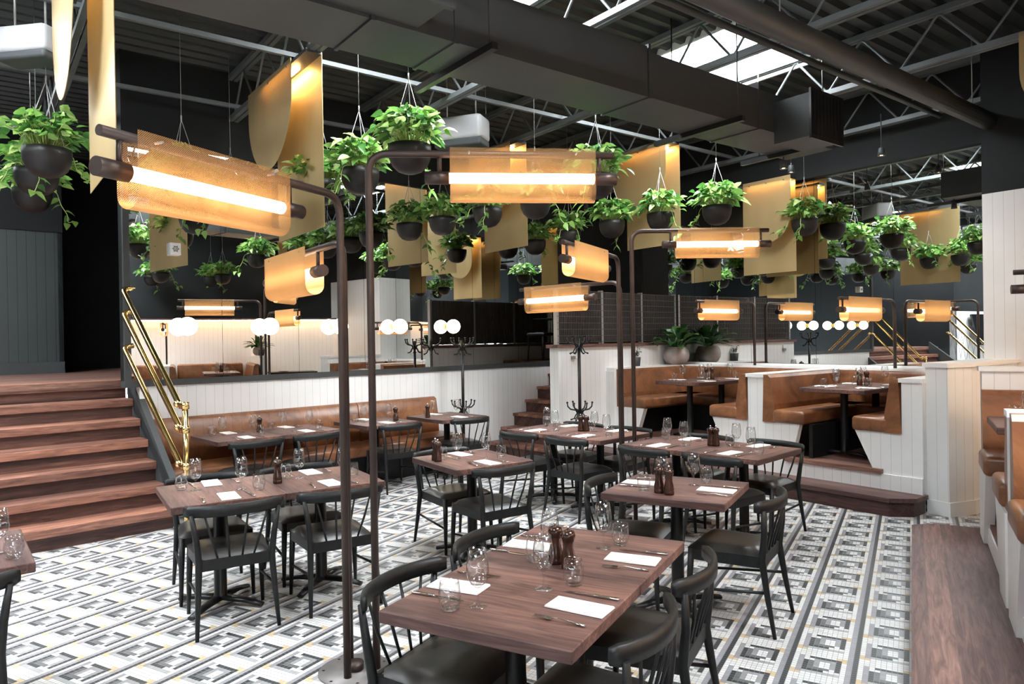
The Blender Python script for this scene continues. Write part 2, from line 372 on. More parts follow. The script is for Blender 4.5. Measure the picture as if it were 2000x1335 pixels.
# --- pier at the end of the booth wall
sbox('wall_pier', 'white', FR2, -0.05, 2.7, 1.5, 2.0, 0, 3.16)
sbox('wall_pier_upper', 'dark_wall', FR2, -0.05, 2.7, 1.5, 2.0, 3.16, ZC)
# --- booth platform and step
mb = MB(); mb.box(-4.42, -0.06, 0.10, YM, 0.30, 0.37); mb.box(-1.46, -0.42, -0.025, 0.11, 0.325, 0.37); mb.box(-3.82, -2.18, -0.025, 0.11, 0.325, 0.37)
struct(mb.build('floor_booths', 'walnut_floor', None, FR2))
sbox('baseboard_booths', 'white', FR2, -4.4, -0.05, 0.0, 0.06, 0.0, 0.325)
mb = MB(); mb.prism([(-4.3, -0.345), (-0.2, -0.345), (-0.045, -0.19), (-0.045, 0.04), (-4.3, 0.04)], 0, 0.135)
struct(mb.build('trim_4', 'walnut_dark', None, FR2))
mb = MB(); mb.prism([(-4.3, -0.37), (-0.19, -0.37), (-0.02, -0.2), (-0.02, 0.05), (-4.3, 0.05)], 0.135, 0.175)
struct(mb.build('floor_booth_step', 'walnut', None, FR2))
# --- low end wall with faceted end, beside the booths
pp = [(-0.05, 0.09), (0.156, 0.06), (0.254, 0.35), (0.254, 1.5), (-0.05, 1.5)]
mb = MB(); mb.prism(pp, 0, 1.375); struct(mb.build('wall_partition', 'white', None, FR2))
mb = MB(); mb.prism([(-0.07, 0.07), (0.166, 0.035), (0.28, 0.34), (0.28, 1.5), (-0.07, 1.5)], 1.375, 1.415); struct(mb.build('trim_5', 'white_plain', None, FR2))
mb = MB(); mb.prism([(-0.02, 0.065), (0.172, 0.037), (0.272, 0.345), (0.272, 1.5), (-0.02, 1.5)], 0, 0.13); struct(mb.build('baseboard_partition', 'white_plain', None, FR2))
# --- wall behind the camera; unseen window opening beside it, added for fill light
sbox('wall_front', 'dark_wall', FR2, -10.5, 9.0, -13.1, -12.95, 0, ZC + 0.1)
mb = MB(); mb.box(-9.0, -4.2, -0.05, 0.05, 0, ZC + 0.1); struct(mb.build('wall_right_front', 'dark_wall', None, TR(2.6, 0, 0, 90)))
mb = MB(); mb.box(-4.2, -1.0, -0.05, 0.05, 0, 0.25); mb.box(-4.2, -1.0, -0.05, 0.05, 2.35, ZC + 0.1)
for x in (-4.2, -2.6, -1.1): mb.box(x, x + 0.08, -0.05, 0.05, 0.25, 2.35)
struct(mb.build('window_0', 'charcoal', None, TR(2.6, 0, 0, 90)))
# --- booths on the other side: step, platform, wall
mb = MB(); mb.prism([(-0.018, 0.4), (0.46, 0.4), (0.46, 6.6), (0.13, 6.6), (-0.018, 6.48)], 0, 0.175); struct(mb.build('floor_aisle_step', walnut('walnut_step', (1.35, 1.3, 1.35), 0.115), None, TR(0, 0)))
ob = bpy.data.objects['floor_aisle_step']; ob.data.transform(Matrix.Rotation(R(-90), 4, 'Z')); ob.matrix_world = TR(0, 0, 0, 90)
sbox('floor_side_booths', 'walnut_floor', I4, 0.47, 2.35, 0.4, 6.5, 0.27, 0.33)
WR = TR(2.35, 0, 0, 90)
sbox('wall_right', 'white', WR, -1.0, 9.6, -0.12, 0, 0, 2.25)
mb = MB(); mb.box(-1.0, 9.6, -0.14, -0.06, 2.25, ZC); struct(mb.build('wall_right_upper', 'dark_wall', None, WR))
sbox('trim_6', 'walnut', WR, -1.0, 9.0, -0.1, 0.14, 2.25, 2.29)
sbox('wall_side_end', 'white', TR(0, 0), 0.46, 2.35, 6.46, 6.6, 0, 1.40)
sbox('trim_7', 'white_plain', I4, 0.44, 2.35, 6.44, 6.62, 1.40, 1.435)
sbox('baseboard_side_booths', 'white', WR, 0.4, 6.46, 1.84, 1.89, 0, 0.30)
# ------------------------------------------------------------------ roof: ribbed deck with skylights
SKY = [(-2.5, -1.28, -1.2, 0.38), (-2.5, -1.28, -4.6, -3.05), (-2.6, -1.28, -8.8, -7.0), (2.2, 3.5, -4.8, -3.1), (1.6, 3.0, -9.6, -7.9), (-6.8, -5.4, -9.0, -7.2), (-3.4, -1.4, -12.0, -10.2)]  # side and rearmost skylights are out of view, added to light the room
def roof():
    mb = MB(); p = 0.19; x = -14.0; prof = [(0, 0), (0.055, 0), (0.08, 0.05), (0.165, 0.05), (0.19, 0)]
    while x < 9.2:
        iv = [(-13.0, 2.1)]
        for a, b, y0, y1 in SKY:
            if x + p > a and x < b:
                nv = []
                for s_, e_ in iv:
                    if y1 <= s_ or y0 >= e_: nv.append((s_, e_)); continue
                    if s_ < y0: nv.append((s_, y0))
                    if y1 < e_: nv.append((y1, e_))
                iv = nv
        for s_, e_ in iv:
            v = [(x + dx, s_, ZC + dz) for dx, dz in prof] + [(x + dx, e_, ZC + dz) for dx, dz in prof]
            mb.add(v, [(i, i + 1, i + 6, i + 5) for i in range(4)])
        x += p
    struct(mb.build('ceiling', 'deck', None, FR2))
roof()
for i, (a, b, y0, y1) in enumerate(SKY):
    mb = MB(); t = 0.03; a -= 0.19; b += 0.19
    mb.box(a, a + t, y0, y1, ZC - 0.02, ZC + 0.4); mb.box(b - t, b, y0, y1, ZC - 0.02, ZC + 0.4); mb.box(a, b, y0, y0 + t, ZC - 0.02, ZC + 0.4); mb.box(a, b, y1 - t, y1, ZC - 0.02, ZC + 0.4)
    f = struct(mb.build('window_%d' % (i + 1), 'white_plain', None, FR2))
    mb = MB(); mb.box(a, b, y0, y1, ZC + 0.4, ZC + 0.42); mb.build('skylight_pane', 'skypane', f)
# ------------------------------------------------------------------ open-web roof joists
def joist(y, x0=-8.9, x1=2.6):
    zb = 4.2; mb = MB()
    for s_ in (-1, 1): mb.box(x0, x1, y + s_ * 0.03 - 0.022, y + s_ * 0.03 + 0.022, zb, zb + 0.05); mb.box(x0, x1, y + s_ * 0.03 - 0.022, y + s_ * 0.03 + 0.022, 4.66, 4.71)
    o = struct(mb.build('ceiling_joist', 'truss', None, FR2))
    wb = MB(); x = x0; pts = []; up = False
    while x < x1: pts.append((x, y, 4.67 if up else zb + 0.03)); up = not up; x += 0.36
    wb.tube(fillet(pts, 0.05, 3), 0.013, 6); struct(wb.build('joist_web', 'truss', o))
    o['kind'] = 'structure'
for y in (1.72, 0.12, -1.53, -3.05, -4.7, -6.35, -7.95, -9.5): joist(y)
mb = MB()
for x in (-7.2, -5.0, -3.3, 1.1): mb.box(x - 0.02, x + 0.02, -12, 1.9, 4.255, 4.295)
struct(mb.build('ceiling_bridging', 'truss', None, FR2))

# ================================================================== MIRRORS
def mirror_panel(fr, x0, x1, y, z0, z1, label, grp):
    mb = MB(); mb.box(x0 + 0.002, x1 - 0.002, y, y + 0.012, z0, z1)
    return tag(mb.build('wall_mirror', 'mirror', None, fr), label, 'mirror', grp)
E1 = [-0.5, 0.44, 1.35, 2.26, 3.17, 4.08, 4.99, 5.92]; ORD = ['first', 'second', 'third', 'fourth', 'fifth', 'sixth', 'seventh']
for i in range(7): mirror_panel(FR1, E1[i], E1[i + 1], 0.0, 1.337, 3.8, 'tall wall mirror panel above the banquette, %s along from the staircase' % ORD[i], 'mirror panels above the banquette')
E2 = [-0.08, -1.18, -2.2, -3.2, -4.2, -5.28]
for i in range(5): mirror_panel(FR2, E2[i + 1], E2[i], YM, 1.305, 3.8, 'tall mirror panel behind the raised booths, %s from the white pier' % ORD[i], 'mirror panels behind the booths')
# ================================================================== MAIN STAIRCASE
st = thing('staircase', 'wide walnut staircase of deep treads climbing to the dark landing', 'staircase', FR1)
DK = [1.06 - 0.247 * k for k in range(7)]; SL, SR = -3.75, -0.43
for k in range(6):
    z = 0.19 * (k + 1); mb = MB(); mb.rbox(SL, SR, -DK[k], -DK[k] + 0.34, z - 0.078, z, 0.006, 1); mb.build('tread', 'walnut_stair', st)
mb = MB(); mb.rbox(SL, SR, -DK[6], -DK[6] + 0.3, ZU - 0.09, ZU + 0.002, 0.006, 1); mb.build('tread', 'walnut_stair', st)
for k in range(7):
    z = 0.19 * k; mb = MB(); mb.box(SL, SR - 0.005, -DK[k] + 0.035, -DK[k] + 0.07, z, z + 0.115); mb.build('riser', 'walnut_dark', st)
for x in (SR, SL - 0.06):
    prof = [(-0.97, 0.24), (-0.97, 0.42), (0.42, 1.46), (0.42, 1.18)]; mb = MB()
    v = [(x, a, b) for a, b in prof] + [(x + 0.06, a, b) for a, b in prof]
    mb.add(v, [(0, 1, 2, 3), (7, 6, 5, 4)] + [(i, 4 + i, 4 + (i + 1) % 4, (i + 1) % 4) for i in range(4)]); mb.build('stringer', 'charcoal', st)
mb = MB(); v = [(SR + 0.0, -0.98, 0), (SR, -0.98, 0.4), (SR, 0.4, 1.3), (SR, 0.4, 0)]
v2 = [(x + 0.05, y, z) for x, y, z in v]; mb.add(v + v2, [(0, 1, 2, 3), (7, 6, 5, 4), (0, 4, 5, 1), (1, 5, 6, 2), (2, 6, 7, 3), (3, 7, 4, 0)]); mb.build('side_panel', 'charcoal', st)
def handrail(ds, label):
    h = thing('handrail', label, 'handrail', FR1 @ Matrix.Translation((ds, 0, 0)))
    mb = MB(); mb.tube([(-0.40, -1.3, 0), (-0.40, -1.3, 1.18)], 0.026, 14); mb.lathe([(0.001, 0), (0.05, 0), (0.05, 0.008), (0.03, 0.02), (0.021, 0.03)], 16, (-0.40, -1.3, 0)); mb.build('post', 'brass', h)
    for zb, zt in ((1.15, 2.27), (0.935, 2.03), (0.6, 1.68)):
        mb = MB(); mb.tube(fillet([(-0.40, -1.3, zb), (-0.41, -1.19, zb), (-0.57, -0.03, zt), (-0.48, -0.025, zt + 0.02)], 0.07, 5), 0.027, 12)
        for d, r_ in ((-1.3, 0.036), (-1.235, 0.033)): mb.lathe([(0.001, -0.032), (r_, -0.03), (r_, 0.03), (0.001, 0.032)], 14, (-0.40, d, zb))
        mb.sphere((-0.425, -1.165, zb + 0.01), 0.033, 8); mb.lathe([(0.001, -0.004), (0.04, -0.004), (0.04, 0.004), (0.001, 0.004)], 14, (-0.49, -0.03, zt + 0.02))
        mb.build('rail', 'brass', h)
    return h
handrail(0, 'polished brass pipe handrail of three rails on the stair stringer by the mirror')
h2 = handrail(-3.3, 'brass pipe handrail with wire mesh on the far side of the wide stairs')
mb = MB()
for i in range(9):
    a = i / 9; mb.tube([(-0.41, -1.25 + a * 1.1, 0.25 + a * 1.0), (-0.41, -1.25 + (a + 0.11) * 1.1, 1.1 + a * 1.0)], 0.004, 4); mb.tube([(-0.41, -1.25 + a * 1.1, 1.1 + a * 1.0), (-0.41, -1.25 + (a + 0.11) * 1.1, 0.3 + (a + .11) * 1.0)], 0.004, 4)
mb.build('wire_mesh', 'mesh', h2)
# small stairs by the mirror end
ss = thing('staircase', 'narrow walnut stairs between the white low wall and the banquette wall', 'staircase', FR1)
for k in range(7):
    x = 4.32 + 0.26 * k; z = 0.19 * (k + 1)
    mb = MB(); mb.rbox(x, x + (0.32 if k < 6 else 0.05), -1.335, -0.005, z - 0.045, z - (0 if k < 6 else -0.001), 0.005, 1); mb.build('tread', 'walnut_stair', ss)
    mb = MB(); mb.box(x + 0.03, x + 0.055, -1.335, -0.005, z - 0.19, z - 0.045); mb.build('riser', 'walnut_dark', ss)
# ------------------------------------------------------------------ louvred balustrade on the low wall
fn = thing('balustrade', 'dark louvred metal balustrade standing on the wood-capped white low wall', 'balustrade', FR1)
X0, X1, YF = 4.33, 7.1, -1.42
mb = MB(); n = 78
for i in range(n): x = X0 + 0.04 + (X1 - X0 - 0.06) * i / n; mb.box(x, x + 0.024, YF - 0.028, YF + 0.022, 1.635, 2.36)
mb.build('louvre_panel', 'louver', fn)['kind'] = 'stuff'
mb = MB()
for i in range(9): z = 1.645 + i * 0.088; mb.box(X0, X1, YF - 0.036, YF - 0.029, z, z + 0.007)
mb.build('wire_grid', 'mesh', fn)
for x in (X0, X0 + 0.93, X0 + 1.86, X1 - 0.03): mb = MB(); mb.box(x, x + 0.035, YF - 0.035, YF + 0.03, 1.62, 2.375); mb.build('post', 'grey_screw', fn)
# ------------------------------------------------------------------ banquette
bq = thing('banquette', 'long tan leather banquette with black base along the mirror wall', 'banquette', FR1)
for x0, x1 in ((-0.36, 2.05), (2.06, 3.28)):
    mb = MB(); prof = [(-0.03, 0.42), (-0.20, 0.44), (-0.185, 0.7), (-0.145, 0.905), (-0.10, 0.935), (-0.05, 0.92), (-0.02, 0.86)]
    v = [(x0, a, b) for a, b in prof] + [(x1, a, b) for a, b in prof]; k = len(prof)
    mb.add(v, [tuple(range(k)), tuple(range(2 * k - 1, k - 1, -1))]); mb.add(v, [(i, k + i, k + (i + 1) % k, (i + 1) % k) for i in range(k)], None, True); mb.build('backrest', 'tan_seam', bq)
for x0, x1 in ((-0.36, 2.055), (2.06, 3.36)): mb = MB(); mb.rbox(x0, x1, -0.68, -0.16, 0.335, 0.465, 0.03, 3); mb.build('seat', 'tan', bq)
mb = MB(); mb.box(-0.36, 3.3, -0.58, -0.01, 0, 0.336); mb.build('base', 'black_wood', bq)
# ------------------------------------------------------------------ raised booths (booth-wall frame): benches
def booth_piece(par, kind, m, x0, x1, y0, y1, z0, z1, r=0.03): mb = MB(); mb.rbox(x0, x1, y0, y1, z0, z1, r, 3); return mb.build(kind, m, par)
def slanted(par, x, side, y0, y1, seat_x, zf=0.37, zs=0.73, zt=1.255):
    # leather back leaning on a white core at x; side = +1 when the sitter looks towards +x
    mb = MB(); s = side; prof = [(x, zs), (x + s * 0.16, zs), (x + s * 0.15, zs + 0.2), (x + s * 0.10, zt - 0.03), (x + s * 0.07, zt), (x + s * 0.02, zt)]
    k = len(prof); v = [(a, y0, b) for a, b in prof] + [(a, y1, b) for a, b in prof]
    f = [tuple(range(k)), tuple(range(2 * k - 1, k - 1, -1))] + [(i, k + i, k + (i + 1) % k, (i + 1) % k) for i in range(k)]
    if s > 0: f = [tuple(reversed(q)) for q in f]
    mb.add(v, f); o = mb.build('backrest', 'tan', par)
    booth_piece(par, 'seat', 'tan', min(x + s * 0.13, seat_x), max(x + s * 0.13, seat_x), y0 - 0.015, y1, zs - 0.0, zs + 0.145, 0.035)
def end_panel(par, poly, y0, y1, m='white', kind='end_panel'):
    k = len(poly); mb = MB(); v = [(a, y0, b) for a, b in poly] + [(a, y1, b) for a, b in poly]
    f = [tuple(range(k)), tuple(range(2 * k - 1, k - 1, -1))] + [(i, (i + 1) % k, k + (i + 1) % k, k + i)[::-1] for i in range(k)]
    mb.add(v, f); return mb.build(kind, m, par)
bb = thing('booth', 'horseshoe tan leather booth next to the faceted white end wall', 'booth', FR2)
slanted(bb, -0.24, -1, 0.0, 1.62, -0.72); end_panel(bb, [(-0.05, 0.17), (-0.43, 0.17), (-0.70, 0.735), (-0.24, 0.735), (-0.24, 1.225), (-0.05, 1.225)], 0.02, 0.09)
mb = MB(); mb.box(-0.26, -0.045, -0.0, 1.7, 1.225, 1.265); mb.build('cap', 'white_plain', bb); mb = MB(); mb.box(-0.24, -0.05, 0.09, 1.7, 0.37, 1.225); mb.build('core', 'white_plain', bb)
slanted(bb, -1.74, 1, 0.0, 1.62, -1.23); end_panel(bb, [(-1.30, 0.735), (-1.36, 0.5), (-1.44, 0.37), (-1.44, 0.17), (-1.94, 0.17), (-1.94, 1.225), (-1.74, 1.225), (-1.74, 0.735)], 0.02, 0.09)
mb = MB(); mb.box(-1.955, -1.725, 0.0, 1.7, 1.225, 1.265); mb.build('cap', 'white_plain', bb); mb = MB(); mb.box(-1.94, -1.74, 0.09, 1.7, 0.37, 1.225); mb.build('core', 'white_plain', bb)
for a, b in ((-0.70, -0.46), (-1.44, -1.2)): mb = MB(); mb.box(min(a, b) + 0.2, max(a, b), 0.1, 1.1, 0.37, 0.73); mb.build('plinth', 'black_wood', bb)
mb = MB(); mb.box(-1.74, -0.24, 1.62, 1.70, 0.37, 1.225); mb.build('core', 'white_plain', bb)
booth_piece(bb, 'backrest', 'tan_seam', -1.70, -0.28, 1.48, 1.62, 0.84, 1.255, 0.04); booth_piece(bb, 'seat', 'tan', -1.70, -0.28, 1.08, 1.52, 0.73, 0.875, 0.035)
mb = MB(); mb.box(-1.6, -0.38, 1.15, 1.6, 0.37, 0.73); mb.build('plinth', 'black_wood', bb)
ba = thing('booth', 'horseshoe tan leather booth beside the louvred balustrade', 'booth', FR2)
slanted(ba, -1.94, -1, 0.0, 1.62, -2.47); end_panel(ba, [(-1.95, 0.17), (-2.20, 0.17), (-2.30, 0.42), (-2.44, 0.735), (-1.95, 0.735)], 0.02, 0.09)
slanted(ba, -4.18, 1, 0.15, 1.62, -3.62); end_panel(ba, [(-3.66, 0.735), (-3.80, 0.37), (-3.80, 0.17), (-4.2, 0.17), (-4.2, 0.735)], 0.16, 0.23)
end_panel(ba, [(-4.16, 0.17), (-4.335, 0.17), (-4.335, 1.224), (-4.16, 1.224)], 0.10, 0.17)
for a, b in ((-2.35, -2.1), (-4.15, -3.85)): mb = MB(); mb.box(a, b, 0.24, 1.1, 0.37, 0.73); mb.build('plinth', 'black_wood', ba)
mb = MB(); mb.box(-4.47, -1.95, 1.62, 1.70, 0.37, 1.225); mb.build('core', 'white_plain', ba)
booth_piece(ba, 'backrest', 'tan_seam', -4.14, -1.98, 1.48, 1.62, 0.84, 1.255, 0.04); booth_piece(ba, 'seat', 'tan', -4.14, -1.98, 1.08, 1.52, 0.73, 0.875, 0.035)
mb = MB(); mb.box(-4.0, -2.1, 1.15, 1.6, 0.37, 0.73); mb.build('plinth', 'black_wood', ba)
sbox('trim_8', 'white_plain', FR2, -4.5, -0.05, 1.63, YM, 1.225, 1.275); sbox('trim_9', 'white_plain', FR2, -4.62, -4.17, 0.12, YM, 1.225, 1.275)
# ------------------------------------------------------------------ side booths (world frame): sitters look along y
def side_booth(y0, y1, label, far_wall):
    fr = TR(0.45, (y0 + y1) / 2, 0, 90); h = (y1 - y0) / 2      # local x = world y, local y = -(world x - 0.45)
    t = thing('booth', label, 'booth', fr)
    for s in (1, -1):
        x = s * (h - 0.02 if (s > 0 and far_wall) else h - 0.06); a, b = x - s * 0.16, x
        mb = MB(); prof = [(x, 0.70), (x - s * 0.16, 0.70), (x - s * 0.15, 0.9), (x - s * 0.10, 1.23), (x - s * 0.07, 1.265), (x, 1.265)]; k = 6
        v = [(p, -1.85, q) for p, q in prof] + [(p, 0.0, q) for p, q in prof]
        f = [tuple(range(k)), tuple(range(2 * k - 1, k - 1, -1))] + [(i, k + i, k + (i + 1) % k, (i + 1) % k) for i in range(k)]
        mb.add(v, f if s > 0 else [tuple(reversed(q)) for q in f]); mb.build('backrest', 'tan', t)
        booth_piece(t, 'seat', 'tan', min(x - s * 0.13, x - s * 0.56), max(x - s * 0.13, x - s * 0.56), -1.85, 0.03, 0.70, 0.84, 0.035)
        end_panel(t, [(x, 0.17), (x - s * 0.3, 0.17), (x - s * 0.52, 0.70), (x, 0.70)][::s], -0.05, 0.015)
        mb = MB(); mb.box(min(x, x - s * 0.3), max(x, x - s * 0.3), -1.8, -0.06, 0.33, 0.70); mb.build('plinth', 'black_wood', t)
        if not (s > 0 and far_wall):
            mb = MB(); mb.box(min(x, s * h), max(x, s * h), -1.85, 0.0, 0.17, 1.24); mb.build('core', 'white_plain', t)
            mb = MB(); mb.box(min(x, s * h) - 0.006, max(x, s * h) + 0.006, -1.85, 0.012, 1.24, 1.275); mb.build('cap', 'white_plain', t)
    booth_piece(t, 'backrest', 'tan_seam', -h + 0.2, h - 0.2, -1.86, -1.72, 0.82, 1.265, 0.04); booth_piece(t, 'seat', 'tan', -h + 0.2, h - 0.2, -1.76, -1.30, 0.70, 0.84, 0.035)
    return t
side_booth(4.68, 6.45, 'tan leather booth with white end panels beside the dark service cabinet', True)
side_booth(2.88, 4.67, 'tan leather booth at the photo edge, next after the one by the service cabinet', False)
side_booth(1.08, 2.87, 'tan leather booth reflected in the banquette mirror, third from the service cabinet', False)
# ------------------------------------------------------------------ service cabinet
sc = thing('service_cabinet', 'dark open service cabinet between the faceted end wall and side booth', 'cabinet', TR(0.55, 6.68))
mb = MB(); mb.box(0, 0.03, 0, 0.95, 0, 1.05); mb.box(0.5, 0.53, 0, 0.95, 0, 1.05); mb.box(0, 0.53, 0.92, 0.95, 0, 1.05); mb.build('body', 'black_wood', sc)
for z in (0.06, 0.38, 0.7): mb = MB(); mb.box(0.02, 0.51, 0.01, 0.93, z, z + 0.025); mb.build('shelf', 'black_wood', sc)
mb = MB(); mb.rbox(-0.015, 0.545, -0.015, 0.965, 1.05, 1.08, 0.005, 1); mb.build('top', 'black_metal', sc)
mb = MB(); mb.lathe([(0.001, 0), (0.06, 0), (0.11, 0.012), (0.112, 0.016), (0.06, 0.006), (0.001, 0.005)], 20); tag(mb.build('plate', 'black_wood', None, TR(0.70, 6.95, 1.081)), 'dark round plate lying on the service cabinet', 'plate')

# ================================================================== TABLES
def table(x, y, ang, lx, ly, label, group=None, z0=0.0, h=0.75, two=False, base='cross'):
    t = thing('dining_table', label, 'table', TR(x, y, z0, ang), group)
    mb = MB(); mb.rbox(-lx / 2, lx / 2, -ly / 2, ly / 2, h - 0.045, h, 0.004, 1); mb.build('tabletop', 'walnut', t)
    for dx in ((-lx * 0.28, lx * 0.28) if two else (0,)):
        mb = MB(); mb.lathe([(0.001, 0.05), (0.055, 0.05), (0.04, 0.075), (0.039, h - 0.07), (0.05, h - 0.062)], 18, (dx, 0, 0)); cl_ = mb.build('column', 'black_metal', t)
        mb = MB(); mb.rbox(dx - 0.13, dx + 0.13, -0.13, 0.13, h - 0.062, h - 0.045, 0.004, 1); mb.build('mounting_plate', 'black_metal', cl_)
        mb = MB(); L = 0.30 if base == 'cross' else 0.27
        for k in range(4 if base == 'cross' else 2):
            a = R(45 + 90 * k) if base == 'cross' else R(90 + 180 * k); c_, s_ = math.cos(a), math.sin(a)
            mb.tube([(dx, 0, 0.055), (dx + c_ * L * 0.6, s_ * L * 0.6, 0.046), (dx + c_ * L, s_ * L, 0.024)], [0.036, 0.03, 0.024], 10, squash=0.6)
        mb.build('foot_base', 'black_metal', t)
    return t
def loc(c_, ang, x, y): a = R(ang); return (c_[0] + math.cos(a) * x - math.sin(a) * y, c_[1] + math.sin(a) * x + math.cos(a) * y)
# key: centre, angle, size, pair?, name used in labels
T = {
 'T1': ((-1.294, 2.61), 90.9, 1.30, 0.745, True, 'foreground walnut tables'),
 'T3': ((-1.545, 6.195), -16.7, 1.30, 0.75, True, 'tables before the booth step'),
 'T4': ((-3.02, 6.69), -18.3, 1.30, 0.75, True, 'tables by the narrow stairs'),
 'T6': ((-3.795, 3.399), 62, 1.33, 0.75, True, 'tables beside the wide staircase'),
 'T7': ((-6.02, 5.353), 72.5, 1.33, 0.75, True, 'banquette tables by the handrail'),
 'T2': ((-1.306, 4.421), 0, 0.75, 0.69, False, 'single table behind the foreground tables'),
 'T5': ((-3.09, 4.81), -26.8, 0.74, 0.69, False, 'single table amid the tiled floor'),
 'T8': ((-5.587, 6.605), -17.8, 0.75, 0.70, False, 'middle single banquette table'),
 'T9': ((-5.124, 7.418), -17.8, 0.75, 0.70, False, 'single table at the banquette end'),
 'T0': ((-3.867, 1.526), -22, 0.75, 0.69, False, 'table cut off at the photo edge'),
}
HALF = {'T1': ('nearer to the camera', 'farther, with the salt and pepper mills'), 'T3': ('at the lamp posts end', 'at the booth end'), 'T4': ('at the narrow stairs end', 'at the lamp posts end'),
        'T6': ('at the wide stairs end', 'at the lamp posts end'), 'T7': ('nearest the brass handrail', 'away from the brass handrail')}
for k, (c_, ang, lx, ly, pair, nm) in T.items():
    if pair:
        for s_, hf in zip((-1, 1), HALF[k]):
            x, y = loc(c_, ang, s_ * (lx / 4 + 0.0008), 0); table(x, y, ang + 90, ly, lx / 2, 'walnut table of the %s, %s' % (nm, hf), 'paired walnut tables')
    else: table(c_[0], c_[1], ang, lx, ly, 'square walnut dining table, the ' + nm)
def b2(x, y): p = FR2 @ Vector((x, y, 0)); return (p.x, p.y)
BT = {'TB': (b2(-1.02, 0.78), -23.5 + 90, 1.25, 0.72, 'table of the booth by the faceted end wall'), 'TA': (b2(-3.08, 0.74), -23.5 + 90, 1.2, 0.72, 'table of the booth by the balustrade')}
for k, (c_, ang, lx, ly, nm) in BT.items(): table(c_[0], c_[1], ang, lx, ly, 'long walnut booth table, ' + nm, None, 0.37, 0.75, True, 'bar')
SB = {'S1': ((1.12, 5.72), 0, 1.32, 0.70, 'table of the side booth by the cabinet'), 'S2': ((1.12, 3.77), 0, 1.32, 0.70, 'table of the second side booth'), 'S3': ((1.12, 1.97), 0, 1.32, 0.70, 'table of the third side booth')}
for k, (c_, ang, lx, ly, nm) in SB.items(): table(c_[0], c_[1], ang, lx, ly, 'long walnut booth table, ' + nm, None, 0.33, 0.77, True, 'bar')

# ================================================================== CHAIRS
def make_chair():
    t = thing('dining_chair', 'x', 'chair')
    mb = MB(); bm = bmesh.new(); n = 10
    vs = []; fs = []
    for j in range(n + 1):
        v = j / n; yy = -0.205 + 0.435 * v; hw = 0.195 + 0.04 * v
        hw *= 1 - 0.10 * max(0, (abs(v - 0.5) * 2 - 0.8) / 0.2) ** 2
        for i in range(n + 1):
            u = i / n * 2 - 1
            e = (1 - abs(u) ** 5) * (1 - abs(2 * v - 1) ** 5)
            vs.append((u * hw, yy, 0.438 + 0.04 * max(0, e) ** 0.5 - 0.008 * (1 - u * u) * (1 - (2 * v - 1) ** 2)))
    fs = [(j * (n + 1) + i, j * (n + 1) + i + 1, (j + 1) * (n + 1) + i + 1, (j + 1) * (n + 1) + i) for j in range(n) for i in range(n)]
    mb.add(vs, fs, None, True); bm.free(); mb.build('seat', 'black_leather', t)
    mb = MB()
    for a, b_ in (((-0.19, -0.20), (0.19, -0.20)), ((-0.215, 0.205), (0.215, 0.205)), ((-0.19, -0.2), (-0.215, 0.205)), ((0.19, -0.2), (0.215, 0.205))):
        d = Vector((b_[0] - a[0], b_[1] - a[1], 0)); L = d.length; an = math.atan2(d.y, d.x)
        mb.box(0, L, -0.011, 0.011, 0.375, 0.44, Matrix.Translation((a[0], a[1], 0)) @ Matrix.Rotation(an, 4, 'Z'))
    mb.build('seat_frame', 'black_wood', t)
    for s_ in (-1, 1):
        mb = MB(); mb.tube([(s_ * 0.225, 0.225, 0), (s_ * 0.218, 0.215, 0.25), (s_ * 0.21, 0.205, 0.44)], [0.011, 0.018, 0.02], 9); mb.build('leg', 'black_wood', t)
        mb = MB(); mb.tube([(s_ * 0.228, -0.275, 0), (s_ * 0.215, -0.235, 0.22), (s_ * 0.205, -0.205, 0.42), (s_ * 0.218, -0.222, 0.56), (s_ * 0.243, -0.226, 0.715)], [0.011, 0.017, 0.021, 0.018, 0.013], 9); mb.build('leg', 'black_wood', t)
        mb = MB(); mb.tube([(s_ * 0.216, 0.21, 0.20), (s_ * 0.214, -0.23, 0.245)], 0.009, 7); mb.build('stretcher', 'black_wood', t)
    # curved crest rail
    mb = MB(); m_ = 16; vs = []; prof = [(-0.012, 0.0), (0.012, 0.0), (0.014, 0.035), (0.010, 0.062), (-0.008, 0.066), (-0.014, 0.035)]; k = len(prof)
    for i in range(m_ + 1):
        a = R(-58 + 116 * i / m_); rx, ry = 0.325, 0.205
        px, py = rx * math.sin(a), -0.075 - ry * math.cos(a); nx, ny = math.sin(a), -math.cos(a) * 1.2; L = math.hypot(nx, ny)
        tp = 1.0 if 0 < i < m_ else 0.75
        for o_, z in prof: vs.append((px + nx / L * o_ * tp, py + ny / L * o_ * tp, 0.70 + 0.033 + (z - 0.033) * tp))
    fs = [(i * k + j, i * k + (j + 1) % k, (i + 1) * k + (j + 1) % k, (i + 1) * k + j) for i in range(m_) for j in range(k)] + [tuple(range(k - 1, -1, -1)), tuple(m_ * k + j for j in range(k))]
    mb.add(vs, fs, None, True); mb.build('crest_rail', 'black_wood', t)
    for u in (-0.1, -0.035, 0.035, 0.1):
        mb = MB(); xt = u * 1.75; mb.tube([(u, -0.20, 0.43), ((u + xt) / 2, -0.235, 0.57), (xt, -0.075 - 0.205 * math.sqrt(max(0, 1 - (xt / 0.325) ** 2)), 0.71)], [0.006, 0.0075, 0.006], 7); mb.build('spindle', 'black_wood', t)
    return t
chair0 = make_chair(); used = [0]
def chair(x, y, face, label, group='black spindle-back dining chairs'):
    mt = TR(x, y, 0, face)
    if not used[0]: used[0] = 1; chair0.matrix_world = mt; tag(chair0, label, 'chair', group); return chair0
    return dup(chair0, label, mt, group)
